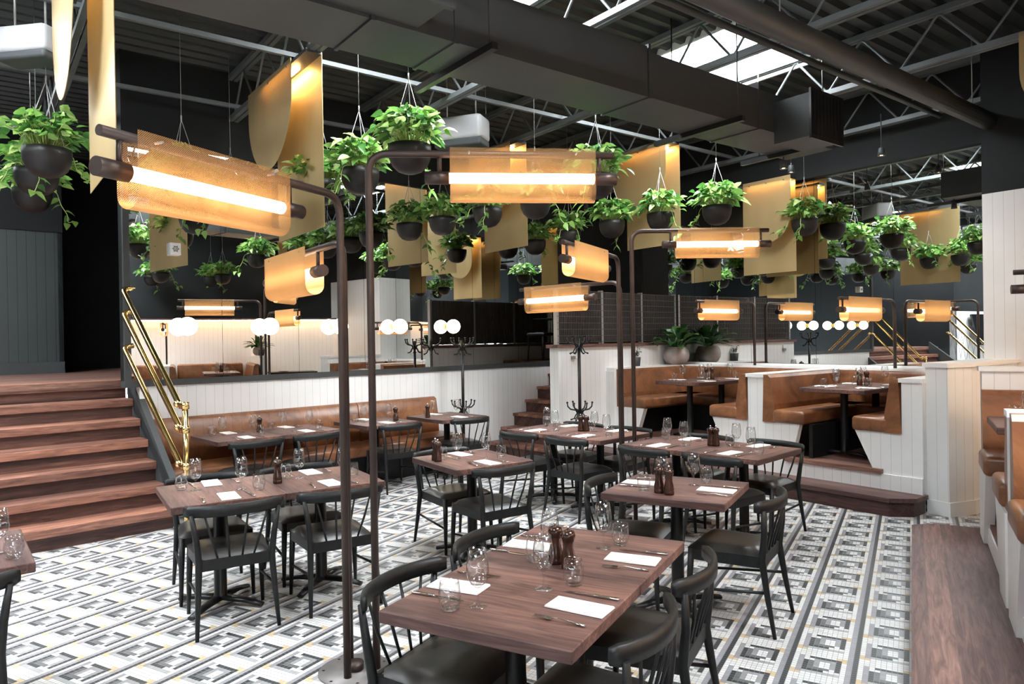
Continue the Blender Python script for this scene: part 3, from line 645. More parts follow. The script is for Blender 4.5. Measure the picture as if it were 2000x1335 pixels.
def seat_at(key, x, side, off, label, jit=0):
    # chair at table-local x on side (-1 or +1 along local y), facing the table
    c_, ang = T[key][0], T[key][1]; px, py = loc(c_, ang, x, side * off); chair(px, py, ang + (0 if side < 0 else 180) + jit, label)
SD = {'T1': ('booth', 'lamp-post'), 'T3': ('camera', 'booth-step'), 'T4': ('camera', 'white wall'), 'T6': ('camera', 'banquette'), 'T7': ('camera', 'banquette')}
EN = {'T1': ('near end', 'far end'), 'T3': ('lamp posts end', 'booth end'), 'T4': ('narrow stairs end', 'lamp posts end'), 'T6': ('wide stairs end', 'lamp posts end'), 'T7': ('handrail end', 'other end')}
for key, off in (('T1', 0.30), ('T3', 0.30), ('T4', 0.30), ('T6', 0.285)):
    for sd in (-1, 1):
        for xs in (-1, 1):
            j = rnd.uniform(-4, 4); o_ = off + rnd.uniform(-0.01, 0.02)
            if key == 'T6' and sd == 1: o_ += 0.04
            if key == 'T3' and sd == 1 and xs == 1: o_ += 0.05; j = -6
            seat_at(key, xs * 0.32, sd, o_, 'black spindle-back chair, %s side, %s of the %s' % (SD[key][0 if sd < 0 else 1], EN[key][0 if xs < 0 else 1], T[key][5]), j)
seat_at('T7', -0.37, -1, 0.40, 'black spindle-back chair at the handrail end of the banquette tables')
seat_at('T7', 0.27, -1, 0.40, 'black spindle-back chair in front of the second banquette table', 2)
def seat_x(key, side, off, label, jit=0):
    c_, ang = T[key][0], T[key][1]; px, py = loc(c_, ang, side * off, 0); chair(px, py, ang + (90 if side > 0 else -90) + jit, label)
seat_x('T2', -1, 0.30, 'black spindle-back chair, lamp-post side of the single table behind the foreground tables', 3)
seat_x('T2', 1, 0.36, 'black spindle-back chair on the open floor, booth side of the second table', -4)
seat_x('T5', -1, 0.295, 'black spindle-back chair, staircase side of the single table amid the tiled floor', 3)
seat_x('T5', 1, 0.29, 'black spindle-back chair, camera side of the single table amid the tiled floor')
seat_x('T8', 1, 0.36, 'black spindle-back chair at the middle single banquette table', -5)
seat_x('T9', 1, 0.30, 'black spindle-back chair at the banquette end table near a coat stand', -6)
seat_x('T0', 1, 0.29, 'black spindle-back chair cut off at the photo edge by the cropped table')

# ================================================================== TABLEWARE
WPB = [(0.009, 0.068), (0.026, 0.082), (0.037, 0.103), (0.041, 0.126), (0.039, 0.155), (0.031, 0.205)]
def make_wine():
    t = thing('wine_glass', 'x', 'wine glass')
    mb = MB(); mb.lathe([(0.0005, 0.065)] + WPB + [(r_ - 0.0012, z) for r_, z in reversed(WPB[1:])] + [(0.0005, 0.084)], 20); mb.build('bowl', 'glass', t)
    mb = MB(); mb.lathe([(0.0065, 0.006), (0.0038, 0.02), (0.0034, 0.05), (0.006, 0.068)], 10); mb.build('stem', 'glass', t)
    mb = MB(); mb.lathe([(0.001, 0.0), (0.034, 0.0), (0.034, 0.0015), (0.015, 0.004), (0.0065, 0.008)], 20); mb.build('foot', 'glass', t)
    return t
def make_tumbler():
    mb = MB(); o_ = [(0.028, 0.0), (0.033, 0.004), (0.039, 0.03), (0.0405, 0.05), (0.0375, 0.08), (0.034, 0.10)]
    mb.lathe([(0.0005, 0)] + o_ + [(r_ - 0.0014, z) for r_, z in reversed(o_[2:])] + [(0.028, 0.010), (0.0005, 0.009)], 22); return tag(mb.build('tumbler', 'glass'), 'x', 'glass')
def make_napkin():
    mb = MB(); mb.rbox(-0.056, 0.056, -0.112, 0.112, 0.0005, 0.004, 0.0015, 1); mb.rbox(-0.055, 0.054, -0.110, 0.111, 0.004, 0.0075, 0.0015, 1, Matrix.Rotation(R(0.8), 4, 'Z')); return tag(mb.build('napkin', 'napkin'), 'x', 'napkin')
def make_fork():
    t = thing('fork', 'x', 'fork')
    mb = MB(); mb.tube([(0, -0.095, 0.004), (0, -0.06, 0.006), (0, 0.0, 0.012), (0, 0.03, 0.008)], [0.006, 0.0055, 0.0028, 0.004], 8, squash=0.5); mb.build('handle', 'steel', t)
    mb = MB(); mb.rbox(-0.011, 0.011, 0.03, 0.058, 0.005, 0.008, 0.001, 1)
    for i in range(4): x = -0.0095 + i * 0.00633; mb.box(x - 0.0014, x + 0.0014, 0.055, 0.098, 0.006, 0.0078)
    mb.build('tines', 'steel', t); return t
def make_knife():
    t = thing('knife', 'x', 'knife')
    mb = MB(); mb.rbox(-0.0075, 0.0075, -0.11, -0.012, 0.001, 0.009, 0.003, 2); mb.build('handle', 'steel', t)
    mb = MB(); mb.add([(-0.006, -0.012, 0.002), (0.007, -0.012, 0.002), (0.0085, 0.07, 0.002), (0.001, 0.11, 0.002), (-0.006, 0.09, 0.002)] + [(-0.006, -0.012, 0.004), (0.006, -0.012, 0.003), (0.0075, 0.07, 0.003), (0.001, 0.109, 0.003), (-0.006, 0.09, 0.004)],
        [(4, 3, 2, 1, 0), (5, 6, 7, 8, 9)] + [(i, (i + 1) % 5, 5 + (i + 1) % 5, 5 + i) for i in range(5)]); mb.build('blade', 'steel', t); return t
def make_mill():
    t = thing('pepper_mill', 'x', 'mill')
    mb = MB(); mb.lathe([(0.001, 0), (0.030, 0), (0.031, 0.02), (0.0285, 0.024), (0.031, 0.03), (0.029, 0.05), (0.021, 0.085), (0.023, 0.108), (0.024, 0.112)], 20); mb.build('body', 'mill', t)
    mb = MB(); mb.lathe([(0.024, 0.113), (0.029, 0.125), (0.0305, 0.137), (0.026, 0.152), (0.012, 0.158), (0.001, 0.159)], 20); cp_ = mb.build('cap', 'mill', t)
    mb = MB(); mb.lathe([(0.004, 0.158), (0.005, 0.163), (0.0075, 0.168), (0.006, 0.174), (0.001, 0.176)], 12); mb.build('knob', 'steel', cp_); return t
PROTO = {'wine_glass': make_wine(), 'tumbler': make_tumbler(), 'napkin': make_napkin(), 'fork': make_fork(), 'knife': make_knife(), 'pepper_mill': make_mill()}
first = {k: True for k in PROTO}
WORD = {'wine_glass': 'clear stemmed wine glass', 'tumbler': 'clear stemless water tumbler', 'napkin': 'folded white napkin', 'fork': 'steel fork', 'knife': 'steel table knife'}
GRP = {'wine_glass': 'wine glasses on the tables', 'tumbler': 'water tumblers on the tables', 'napkin': 'white napkins on the tables', 'fork': 'forks on the tables', 'knife': 'knives on the tables', 'pepper_mill': 'salt and pepper mills'}
def item(kind, x, y, z, ang, label):
    mt = TR(x, y, z, ang); p = PROTO[kind]
    if first[kind]: first[kind] = False; p.matrix_world = mt; p['label'] = label; p['group'] = GRP[kind]; return p
    return dup(p, label, mt, GRP[kind])
def setting(c_, ang, z, px, py, face, where, skip=()):
    # px, py: edge point in table-local coordinates; face: degrees (local) of the sitter's gaze
    f = R(face); iy = (math.cos(f), math.sin(f)); ix = (iy[1], -iy[0])    # ix = sitter's right
    def put(kind, right, inward, rot=0):
        if kind in skip: return
        x, y = loc(c_, ang, px + ix[0] * right + iy[0] * inward, py + ix[1] * right + iy[1] * inward)
        item(kind, x, y, z + 0.0008, ang + face - 90 + rot, '%s %s' % (WORD[kind], where))
    q = lambda a: rnd.uniform(-a, a)
    put('napkin', q(0.01), 0.125 + q(0.01), q(4)); put('fork', -0.135 + q(0.015), 0.12 + q(0.02), q(9)); put('knife', 0.13 + q(0.012), 0.12 + q(0.015), q(5))
    put('wine_glass', 0.125 + q(0.02), 0.30 + q(0.02)); put('tumbler', 0.205 + q(0.015), 0.24 + q(0.02))
def mills(c_, ang, z, pts, where):
    for (x, y), w_ in zip(pts, ('pepper', 'salt')):
        X, Y = loc(c_, ang, x, y); item('pepper_mill', X, Y, z + 0.0008, rnd.uniform(0, 90), 'dark brown %s mill %s' % (w_ if len(pts) > 1 else 'pepper', where))
SN = {'T1': 'foreground tables', 'T3': 'tables before the booth step', 'T4': 'tables by the narrow stairs', 'T6': 'tables beside the wide staircase', 'T7': 'banquette tables by the handrail'}
SS = {'T1': ('booth side', 'lamp-post side'), 'T3': ('camera side', 'booth side'), 'T4': ('camera side', 'wall side'), 'T6': ('camera side', 'banquette side'), 'T7': ('chair side', 'banquette side')}
SE = {'T1': ('near', 'far'), 'T3': ('lamp end', 'booth end'), 'T4': ('stairs end', 'lamp end'), 'T6': ('stairs end', 'lamp end'), 'T7': ('rail end', 'far end')}
for key in ('T1', 'T3', 'T4', 'T6', 'T7'):
    c_, ang, lx, ly = T[key][:4]
    for sd in (-1, 1):
        for e in (-1, 1): setting(c_, ang, 0.75, e * (0.30 if key == 'T1' else 0.33) + (-0.02 if key == 'T1' else 0), sd * ly / 2, 90 if sd < 0 else -90, '%s %s, %s' % (SE[key][0 if e < 0 else 1], SS[key][0 if sd < 0 else 1], SN[key]))
mills(T['T1'][0], T['T1'][1], 0.75, [(0.10, 0.03), (0.065, -0.045)], 'on the foreground tables')
mills(T['T3'][0], T['T3'][1], 0.75, [(0.0, 0.04), (0.045, 0.05)], 'on the tables before the booth step')
mills(T['T4'][0], T['T4'][1], 0.75, [(0.05, 0.02), (0.10, 0.05)], 'on the tables by the narrow stairs')
mills(T['T6'][0], T['T6'][1], 0.75, [(0.04, -0.01)], 'on the tables beside the wide staircase')
mills(T['T7'][0], T['T7'][1], 0.75, [(-0.06, 0.06)], 'on the banquette tables by the handrail')
for key, nm, sk in (('T2', 'single table behind the foreground', ()), ('T5', 'single table amid the tiled floor', ())):
    c_, ang, lx, ly = T[key][:4]
    setting(c_, ang, 0.75, -lx / 2, 0.02, 0, ('lamp side, ' if key == 'T2' else 'staircase side, ') + nm); setting(c_, ang, 0.75, lx / 2, 0.0, 180, ('booth side, ' if key == 'T2' else 'camera side, ') + nm)
mills(T['T2'][0], 0, 0.75, [(-0.05, -0.20), (0.02, -0.225)], 'on the single table behind the foreground')
mills(T['T5'][0], T['T5'][1], 0.75, [(-0.12, -0.26), (-0.05, -0.275)], 'on the single table amid the tiled floor')
for key, nm in (('T8', 'middle single banquette table'), ('T9', 'single table at the banquette end')):
    c_, ang, lx, ly = T[key][:4]
    setting(c_, ang, 0.75, -lx / 2, 0, 0, 'banquette side, ' + nm); setting(c_, ang, 0.75, lx / 2, 0, 180, 'chair side, ' + nm)
mills(T['T8'][0], T['T8'][1], 0.75, [(0.12, 0.2)], 'on the middle single banquette table'); mills(T['T9'][0], T['T9'][1], 0.75, [(-0.02, -0.28)], 'on the table at the banquette end')
c_, ang, lx, ly = T['T0'][:4]
x, y = loc(c_, ang, 0.24, 0.275); item('tumbler', x, y, 0.7508, 0, 'clear stemless water tumbler on the table cropped at the photo edge')
x, y = loc(c_, ang, 0.10, 0.23); item('wine_glass', x, y, 0.7508, 0, 'clear stemmed wine glass on the table cropped at the photo edge')
for key, (c_, ang, lx, ly, nm) in BT.items():
    bn = 'booth by the faceted wall' if key == 'TB' else 'booth by the balustrade'
    for sd in (-1, 1):
        for e in (-1, 1): setting(c_, ang, 1.12, e * 0.30, sd * ly / 2, 90 if sd < 0 else -90, '%s %s seat, %s' % ('front' if e < 0 else 'back', 'pier-side' if sd < 0 else 'balustrade-side', bn))
    mills(c_, ang, 1.12, [(0.05, 0.03), (0.11, -0.02)], 'in the ' + bn)
for key, (c_, ang, lx, ly, nm) in SB.items():
    bn = {'S1': 'side booth by the cabinet', 'S2': 'second side booth', 'S3': 'third side booth'}[key]
    for sd in (-1, 1):
        for e in (-1, 1): setting(c_, ang, 1.10, e * 0.32, sd * ly / 2, 90 if sd < 0 else -90, '%s %s seat, %s' % ('aisle' if e < 0 else 'inner', 'far' if sd > 0 else 'near', bn), ('fork', 'knife', 'napkin') if key != 'S1' else ())
    mills(c_, ang, 1.10, [(0.0, 0.0), (0.06, 0.02)], 'in the ' + bn)

# ================================================================== LAMPS
def post_lamp(x, y, z0, h, ang, label, L=1.29, group='bronze pipe lamps with amber perforated shades', bent=0):
    """pole at (x, y) from z0 to z0 + h, arm of length L towards ang (degrees from +x)"""
    t = thing('pipe_lamp', label, 'lamp', TR(x, y, z0, ang), group)
    mb = MB(); mb.tube(fillet([(0, 0, 0), (0, 0, h), (L, 0, h)], 0.11, 8), 0.0195, 14); mb.build('pole', 'bronze', t)
    a, b_ = L - 0.87, L - 0.105; w_, hd = 0.055, 0.275
    mb = MB(); prof = [(w_, 0.022)] + [(w_, 0.022 - (hd - w_) * i / 4) for i in range(1, 5)] + [(w_ * math.cos(R(q)), 0.022 - (hd - w_) - w_ * math.sin(R(q))) for q in range(20, 180, 20)] + [(-w_, 0.022 - (hd - w_) * i / 4) for i in range(4, -1, -1)]
    k = len(prof); n = 8; v = [(a + (b_ - a) * i / n, py, h + pz) for i in range(n + 1) for py, pz in prof]
    mb.add(v, [(i * k + j, i * k + j + 1, (i + 1) * k + j + 1, (i + 1) * k + j) for i in range(n) for j in range(k - 1)], None, True); mb.build('shade', 'shade', t)
    zt = h - 0.125
    mb = MB(); mb.tube([(a - 0.01, 0, zt), (b_ + 0.005, 0, zt)], 0.027, 14); tb = mb.build('tube', 'tube', t)
    for x0, x1 in ((a - 0.13, a - 0.005), (b_ + 0.0, b_ + 0.12)):
        mb = MB(); mb.tube([(x0, 0, zt), (x1, 0, zt)], 0.034, 16); mb.tube([(x0 - 0.002, 0, zt), (x0 + 0.004, 0, zt)], 0.02, 12); mb.build('end_cap', 'bronze', tb)
        mb = MB(); xm = x1 - 0.03 if x0 < a else x0 + 0.05; mb.tube([(xm - 0.02, 0, zt + 0.02), (xm - 0.02, 0, h)], 0.011, 8); mb.build('hanger', 'bronze', t)
    mb = MB()
    for xs in (a + 0.1, b_ - 0.1):
        mb.tube([(xs, -w_ - 0.004, h), (xs, w_ + 0.004, h)], 0.005, 6)
    mb.build('bolt', 'grey_screw', t)
    return t
def base_plate(x, y, label):
    t = thing('lamp_base', label, 'lamp base', TR(x, y))
    mb = MB(); mb.lathe([(0.001, 0), (0.185, 0), (0.185, 0.008), (0.001, 0.008)], 36); mb.build('plate', 'plate', t)
    mb = MB(); mb.lathe([(0.001, 0.008), (0.045, 0.008), (0.045, 0.045), (0.001, 0.045)], 24); mb.build('puck', 'bronze', t)
    mb = MB()
    for k in range(7): a = R(51 * k + 10); mb.lathe([(0.008, 0.0082), (0.001, 0.0095)], 8, (0.16 * math.cos(a), 0.16 * math.sin(a), 0))
    mb.build('screw', 'black_metal', t)
G1 = (-2.535, 2.80)
post_lamp(-2.505, 2.712, 0.008, 2.425, -85, 'tall bronze pipe lamp whose arm reaches towards the camera, beside the staircase tables')
post_lamp(-2.44, 2.86, 0.008, 2.665, 35, 'tallest bronze pipe lamp of the foreground trio, arm over the foreground tables')
post_lamp(-2.60, 2.835, 0.008, 2.22, 155, 'lowest bronze pipe lamp of the foreground trio, arm towards the mirror wall')
base_plate(*G1, 'round bronze base plate with black puck holding the foreground trio of lamps')
G2 = (-2.32, 6.27)
post_lamp(-2.345, 6.20, 0.008, 2.425, -88, 'middle-height bronze pipe lamp of the far trio, arm towards the camera')
post_lamp(-2.245, 6.285, 0.008, 2.67, 32, 'tallest bronze pipe lamp of the far trio, arm towards the booths')
post_lamp(-2.38, 6.328, 0.008, 2.215, 165, 'lowest bronze pipe lamp of the far trio, arm towards the mirror wall')
base_plate(*G2, 'round bronze base plate holding the far trio of lamps between tables')
def booth_lamp(x, y, h, label, ang=-90 - 23.5): p = FR2 @ Vector((x, y, 0)); post_lamp(p.x, p.y, 1.275, h, ang, label, 1.29)
booth_lamp(-3.05, 1.81, 0.89, 'short bronze pipe lamp standing behind the booth next to the balustrade')
booth_lamp(-1.11, 1.81, 0.82, 'short bronze pipe lamp standing behind the booth beside the faceted end wall')
post_lamp(1.95, 6.52, 1.435, 0.70, 184, 'bronze pipe lamp over the side booth, cut off at the photo edge')
post_lamp(2.0, 4.675, 1.275, 0.86, 182, 'bronze pipe lamp over the second side booth divider, reflected in the mirror')
post_lamp(2.0, 2.875, 1.275, 0.86, 178, 'bronze pipe lamp over the third side booth divider, reflected in the mirror')
# globe wall lamps on the mirror
for i, s_ in enumerate((0.02, 0.93, 1.83, 2.71, 3.60)):
    t = thing('globe_lamp', 'round opal globe lamp with brass base on the banquette mirror, %s from the staircase' % ORD[i], 'wall lamp', FR1 @ Matrix.Translation((s_, 0, 1.895)), 'globe lamps on the banquette mirror')
    mb = MB(); mb.sphere((0, -0.145, 0), 0.098, 18); mb.build('globe', 'globe', t)
    mb = MB(); mb.tube([(0, -0.002, 0), (0, -0.02, 0)], 0.05, 18); mb.tube([(0, -0.02, 0), (0, -0.055, 0)], 0.035, 18); mb.build('base', 'brass', t)
# ================================================================== COAT STANDS
def coat_stand(x, y, label):
    t = thing('coat_stand', label, 'coat stand', TR(x, y, 0, rnd.uniform(0, 60)))
    mb = MB(); mb.tube([(0, 0, 0.02), (0, 0, 1.70)], 0.021, 12); mb.lathe([(0.001, 0), (0.2, 0), (0.2, 0.012), (0.05, 0.03), (0.022, 0.06)], 28); mb.build('pole', 'black_metal', t)
    for zc in (0.72, 1.58):
        for k in range(6):
            a = R(60 * k); c_, s_ = math.cos(a), math.sin(a); mb = MB()
            P = [(0.018, zc - 0.02), (0.05, zc + 0.045), (0.12, zc + 0.06), (0.155, zc + 0.095), (0.162, zc + 0.14)]
            mb.tube([(c_ * r_, s_ * r_, z) for r_, z in P], [0.012, 0.011, 0.010, 0.009, 0.008], 8); mb.sphere((c_ * 0.162, s_ * 0.162, zc + 0.145), 0.014, 8)
            Q = [(0.018, zc + 0.02), (0.05, zc - 0.01), (0.075, zc - 0.06), (0.11, zc - 0.075)]
            mb.tube([(c_ * r_, s_ * r_, z) for r_, z in Q], 0.008, 8); mb.sphere((c_ * 0.113, s_ * 0.113, zc - 0.075), 0.012, 8); mb.build('hook', 'black_metal', t)
p = FR1 @ Vector((3.58, -0.36, 0)); coat_stand(p.x, p.y, 'black metal coat stand against the banquette wall, near the narrow stairs')
p = FR1 @ Vector((4.33, -1.84, 0)); coat_stand(p.x, p.y, 'black metal coat stand in front of the white low wall')
# ================================================================== HANGING PLANTS
def leaf(mb, base, d, L, W, droop, roll):
    d = d.normalized(); side = d.cross(Vector((0, 0, 1)))
    if side.length < 0.1: side = Vector((1, 0, 0))
    side.normalize(); up = side.cross(d); side = (side * math.cos(roll) + up * math.sin(roll)); up = side.cross(d)
    prof = [(0.0, 0.10), (0.12, 0.62), (0.38, 1.0), (0.68, 0.72), (1.0, 0.02)]; vs = []
    for t_, w_ in prof:
        p = base + d * (L * t_) - Vector((0, 0, 1)) * (droop * L * t_ * t_)
        e = W * w_ * 0.5; vs += [p - side * e + up * e * 0.35, p, p + side * e + up * e * 0.35]
    fs = []
    for i in range(len(prof) - 1):
        for j in range(2): a = i * 3 + j; fs.append((a, a + 1, a + 4, a + 3))
    mb.add(vs, fs, None, True)
def pothos(seed):
    q = random.Random(seed); mb = MB(); sm = MB()
    for i in range(215):
        az = q.uniform(0, 2 * math.pi); el = R(q.uniform(0, 82)); rr = q.uniform(0.0, 0.10)
        h = q.uniform(0.03, 0.06) + q.uniform(0.06, 0.25) * math.sin(max(el, 0.05)) ** 0.7; reach = q.uniform(0.07, 0.235) * math.cos(el)
        b0 = Vector((math.cos(az) * rr, math.sin(az) * rr, 0.0)); tip = Vector((math.cos(az) * (rr + reach), math.sin(az) * (rr + reach), h))
        if i % 2 == 0: sm.tube([b0, (b0 + tip) * 0.5 + Vector((0, 0, 0.035)), tip], 0.0028, 4, cap=False)
        dv = Vector((math.cos(az + q.uniform(-0.7, 0.7)), math.sin(az + q.uniform(-0.7, 0.7)), q.uniform(-0.4, 0.55)))
        L = q.uniform(0.07, 0.125); leaf(mb, tip - dv * 0.02, dv, L, L * q.uniform(0.62, 0.78), q.uniform(0.1, 0.6), q.uniform(-0.9, 0.9))
    vn = MB()
    for k in range(q.choice((1, 2))):
        az = q.uniform(0, 2 * math.pi); c_, s_ = math.cos(az), math.sin(az); ln = q.uniform(0.06, 0.26); pts = [(c_ * 0.12, s_ * 0.12, 0.02), (c_ * 0.2, s_ * 0.2, 0.0), (c_ * 0.225, s_ * 0.225, -0.08)]
        m_ = 4
        for i in range(1, m_ + 1): pts.append((c_ * (0.225 + 0.02 * i + q.uniform(-0.02, 0.02)), s_ * (0.225 + 0.02 * i) + q.uniform(-0.02, 0.02), -0.08 - ln * i / m_))
        pts.append((pts[-1][0] + c_ * 0.06, pts[-1][1] + s_ * 0.06, pts[-1][2] + 0.02)); vn.tube(fillet(pts, 0.03, 2), 0.0035, 5)
        for p in pts[2:]:
            dv = Vector((q.uniform(-1, 1), q.uniform(-1, 1), q.uniform(-0.5, 0.1))); leaf(mb, Vector(p), dv, 0.085, 0.06, 0.4, q.uniform(-0.8, 0.8))
    return mb.mesh('foliage'), sm.mesh('stems'), vn.mesh('vine')
POTHOS = [pothos(s_) for s_ in (3, 11, 23, 31)]
for a in POTHOS: a[0].materials.append(M['leaf']); a[1].materials.append(M['stem']); a[2].materials.append(M['stem'])
mb = MB(); PR = [(0.001, -0.215), (0.05, -0.212), (0.095, -0.195), (0.135, -0.155), (0.158, -0.10), (0.166, -0.05), (0.166, 0.0)]
mb.lathe(PR + [(0.158, 0.0), (0.157, -0.05), (0.001, -0.055)], 28); POTM = mb.mesh('pot'); POTM.materials.append(M['pot'])
def hangers(zr):
    mb = MB()
    for k in range(3): a = R(120 * k + 30); mb.tube([(0.16 * math.cos(a), 0.16 * math.sin(a), 0.0), (0, 0, 0.52)], 0.0028, 4)
    mb.tube([(0, 0, 0.52), (0, 0, ZC - zr)], 0.0028, 4); mb.tube([(0, 0, 0.50), (0, 0, 0.56)], 0.006, 6); me = mb.mesh('hanger'); me.materials.append(M['cable']); return me
HANG = {}
def hanging_plant(x, y, z, label, i, grp='hanging pothos in dark round pots'):
    t = thing('hanging_plant', label, 'hanging plant', TR(x, y, z, rnd.uniform(0, 360)), grp)
    def part(nm, me, pa=None): o = bpy.data.objects.new(nm, me); COL.objects.link(o); o.parent = pa or t; return o
    f, s_, v = POTHOS[i % 4]; part('pot', POTM); fo = part('foliage', f); part('stem', s_, fo); part('trailing_vine', v)
    if z not in HANG: HANG[z] = hangers(z)
    part('hanger', HANG[z]); return t
PL = [
 (-5.718, 3.011, 'hanging pothos at the photo edge, topmost of the three dark pots by the gold panel'),
 (-6.45, 3.31, 'hanging pothos at the photo edge, middle pot of the three beside the dark panelling'),
 (-7.30, 3.70, 'hanging pothos at the photo edge, lowest pot of the three beside the dark panelling'),
 (-4.784, 4.957, 'hanging pothos beside the large gold panel, first of the foreground trio'),
 (-4.187, 4.795, 'hanging pothos right above the bend of the camera-facing lamp'),
 (-3.352, 4.412, 'largest upright hanging pothos, rising above the tallest foreground lamp'),
 (-5.60, 7.34, 'hanging pothos with long vines above the globe lamps, outermost of the middle row'),
 (-4.986, 7.195, 'hanging pothos before the reflected gold half-disc, second of the middle row'),
 (-4.213, 6.983, 'hanging pothos showing below the amber shade, third of the middle row'),
 (-3.50, 6.80, 'hanging pothos mostly hidden behind the amber shade of the tallest foreground lamp'),
 (-2.524, 6.145, 'hanging pothos behind the end cap of the tallest foreground lamp'),
 (-5.002, 9.684, 'hanging pothos above the balustrade corner, outermost of the back row'),
 (-4.186, 9.128, 'hanging pothos above the coat stand, second of the back row'),
 (-3.352, 8.656, 'hanging pothos beside the top bend of the far lamp trio, third of the back row'),
 (-2.647, 8.462, 'hanging pothos before the gold half-disc panel above the far tallest lamp'),
 (-1.950, 8.374, 'wide hanging pothos above the far tallest lamp shade'),
 (-1.20, 10.00, 'hanging pothos with curling vine close to the booth mirror'),
 (-5.70, 4.15, 'hanging pothos seen through the amber shade of the lamp by the staircase, nearer pot'),
 (-6.22, 5.10, 'hanging pothos seen through the amber shade of the lamp by the staircase, farther pot'),
 (1.20, 5.80, 'hanging pothos over the side booth by the cabinet, seen in the banquette mirror'),
 (2.02, 5.60, 'hanging pothos over the inner end of the first side booth, seen in the banquette mirror'),
 (1.15, 4.60, 'hanging pothos over the second side booth, seen in the banquette mirror'),
 (2.0, 4.42, 'hanging pothos over the inner end of the second side booth, seen in the banquette mirror'),
]
for i, (x, y, lb) in enumerate(PL): hanging_plant(x, y, 3.2, lb, i)
# ================================================================== POTTED PLANTS
def big_plant(x, y, z, label, seed, sc_=1.0, pot='concrete', n=60, rot=0, ymax=9, xmin=-9):
    q = random.Random(seed); t = thing('potted_plant', label, 'potted plant', TR(x, y, z, rot))
    mb = MB(); mb.lathe([(a * sc_, b_ * sc_) for a, b_ in [(0.001, 0), (0.11, 0), (0.16, 0.03), (0.195, 0.09), (0.205, 0.15), (0.19, 0.22), (0.155, 0.27), (0.145, 0.275), (0.15, 0.25), (0.001, 0.245)]], 30); mb.build('pot', pot, t)
    mb = MB()
    for i in range(n):
        az = q.uniform(0, 2 * math.pi); el = R(q.uniform(25, 85)); L = q.uniform(0.4, 0.72) * sc_; W = L * q.uniform(0.16, 0.24); seg = 7; vs = []
        d = Vector((math.cos(az) * math.cos(el), math.sin(az) * math.cos(el), math.sin(el))); side = Vector((-math.sin(az), math.cos(az), 0))
        for k in range(seg + 1):
            u = k / seg; p = Vector((math.cos(az) * 0.04, math.sin(az) * 0.04, 0.25 * sc_)) + d * L * u - Vector((0, 0, 1)) * L * 0.45 * u ** 2.4
            w_ = W * (0.12 if u < 0.35 else math.sin(math.pi * min(1, (u - 0.33) / 0.67)) ** 0.8) * 0.5 + 0.003
            vs += [Vector((max(xmin, v_.x), min(ymax, v_.y), v_.z)) for v_ in (p - side * w_, p - Vector((0, 0, 0.25 * w_)), p + side * w_)]
        mb.add(vs, [(a * 3 + j, a * 3 + j + 1, a * 3 + j + 4, a * 3 + j + 3) for a in range(seg) for j in range(2)], None, True)
    mb.build('foliage', 'leaf_dark', t); return t
p = FR2 @ Vector((-4.26, 1.56, 0)); big_plant(p.x, p.y, 1.276, 'leafy plant in a round grey stone pot behind the booth by the balustrade', 5, 0.98, 'concrete', 70, -23.5, 0.37, -0.17)
def small_plant(x, y, z, label, seed):
    q = random.Random(seed); t = thing('potted_plant', label, 'potted plant', TR(x, y, z))
    mb = MB(); mb.lathe([(0.001, 0), (0.055, 0), (0.068, 0.13), (0.06, 0.13), (0.058, 0.11), (0.001, 0.11)], 18); mb.build('pot', 'charcoal', t); mb = MB()
    for i in range(9):
        az = q.uniform(0, 6.28); top = Vector((math.cos(az) * q.uniform(0.01, 0.09), math.sin(az) * q.uniform(0.01, 0.09), q.uniform(0.2, 0.3)))
        for k in range(10):
            u = 0.3 + 0.7 * k / 9; b0 = Vector((0, 0, 0.11)).lerp(top, u); a2 = q.uniform(0, 6.28); leaf(mb, b0, Vector((math.cos(a2), math.sin(a2), 0.6)), 0.05, 0.016, 0.2, 0)
    mb.build('foliage', 'leaf_dark', t)
p = FR2 @ Vector((-4.34, 0.75, 0)); small_plant(p.x, p.y, 1.276, 'small leafy plant in a black pot on the ledge below the balustrade', 2)
big_plant(1.4, 6.53, 1.436, 'tall leafy plant in grey pot on the side booth end wall', 9, 0.66)
small_plant(0.95, 6.53, 1.436, 'small plant in black pot on the side booth end wall', 4)
# ================================================================== GOLD HANGING PANELS
def gold_panel(y, x0, x1, ztop, zb, dx0, dx1, dzb, label, dy=-0.10):
    t = thing('hanging_divider', label, 'hanging divider', FR2 @ Matrix.Translation((0, y, 0)), 'gold perforated hanging panels')
    mb = MB(); mb.box(x0, x1, 0.05, 0.054, zb, ztop); mb.build('sheet', 'gold', t)
    mb = MB(); r_ = (dx1 - dx0) / 2; cx = (dx0 + dx1) / 2; n = 24; zc = dzb + r_
    poly = [(dx1, ztop + 0.03), (dx0, ztop + 0.03)] + [(cx - r_ * math.cos(math.pi * i / n), zc - r_ * math.sin(math.pi * i / n)) for i in range(n + 1)]
    k = len(poly); v = [(a, dy, b_) for a, b_ in poly] + [(a, dy + 0.004, b_) for a, b_ in poly]
    mb.add(v, [tuple(range(k - 1, -1, -1)), tuple(range(k, 2 * k))] + [(i, (i + 1) % k, k + (i + 1) % k, k + i) for i in range(k)]); mb.build('rounded_sheet', 'gold', t)
    mb = MB(); mb.box(min(x0, dx0), max(x1, dx1), dy + 0.01, 0.05, ztop - 0.02, ztop + 0.01); mb.build('rail', 'charcoal', t)
    mb = MB(); mb.box(max(x0, dx0) + 0.05, min(x1, dx1) - 0.03, -0.045, -0.005, ztop - 0.05, ztop - 0.03); mb.build('light_strip', 'led', t)
    mb = MB()
    for x in (dx0 + 0.1, (dx0 + dx1) / 2, dx1 - 0.1): mb.tube([(x, dy - 0.006, ztop - 0.02), (x, dy + 0.01, ztop - 0.02)], 0.012, 8)
    mb.build('bolt', 'grey_screw', t)
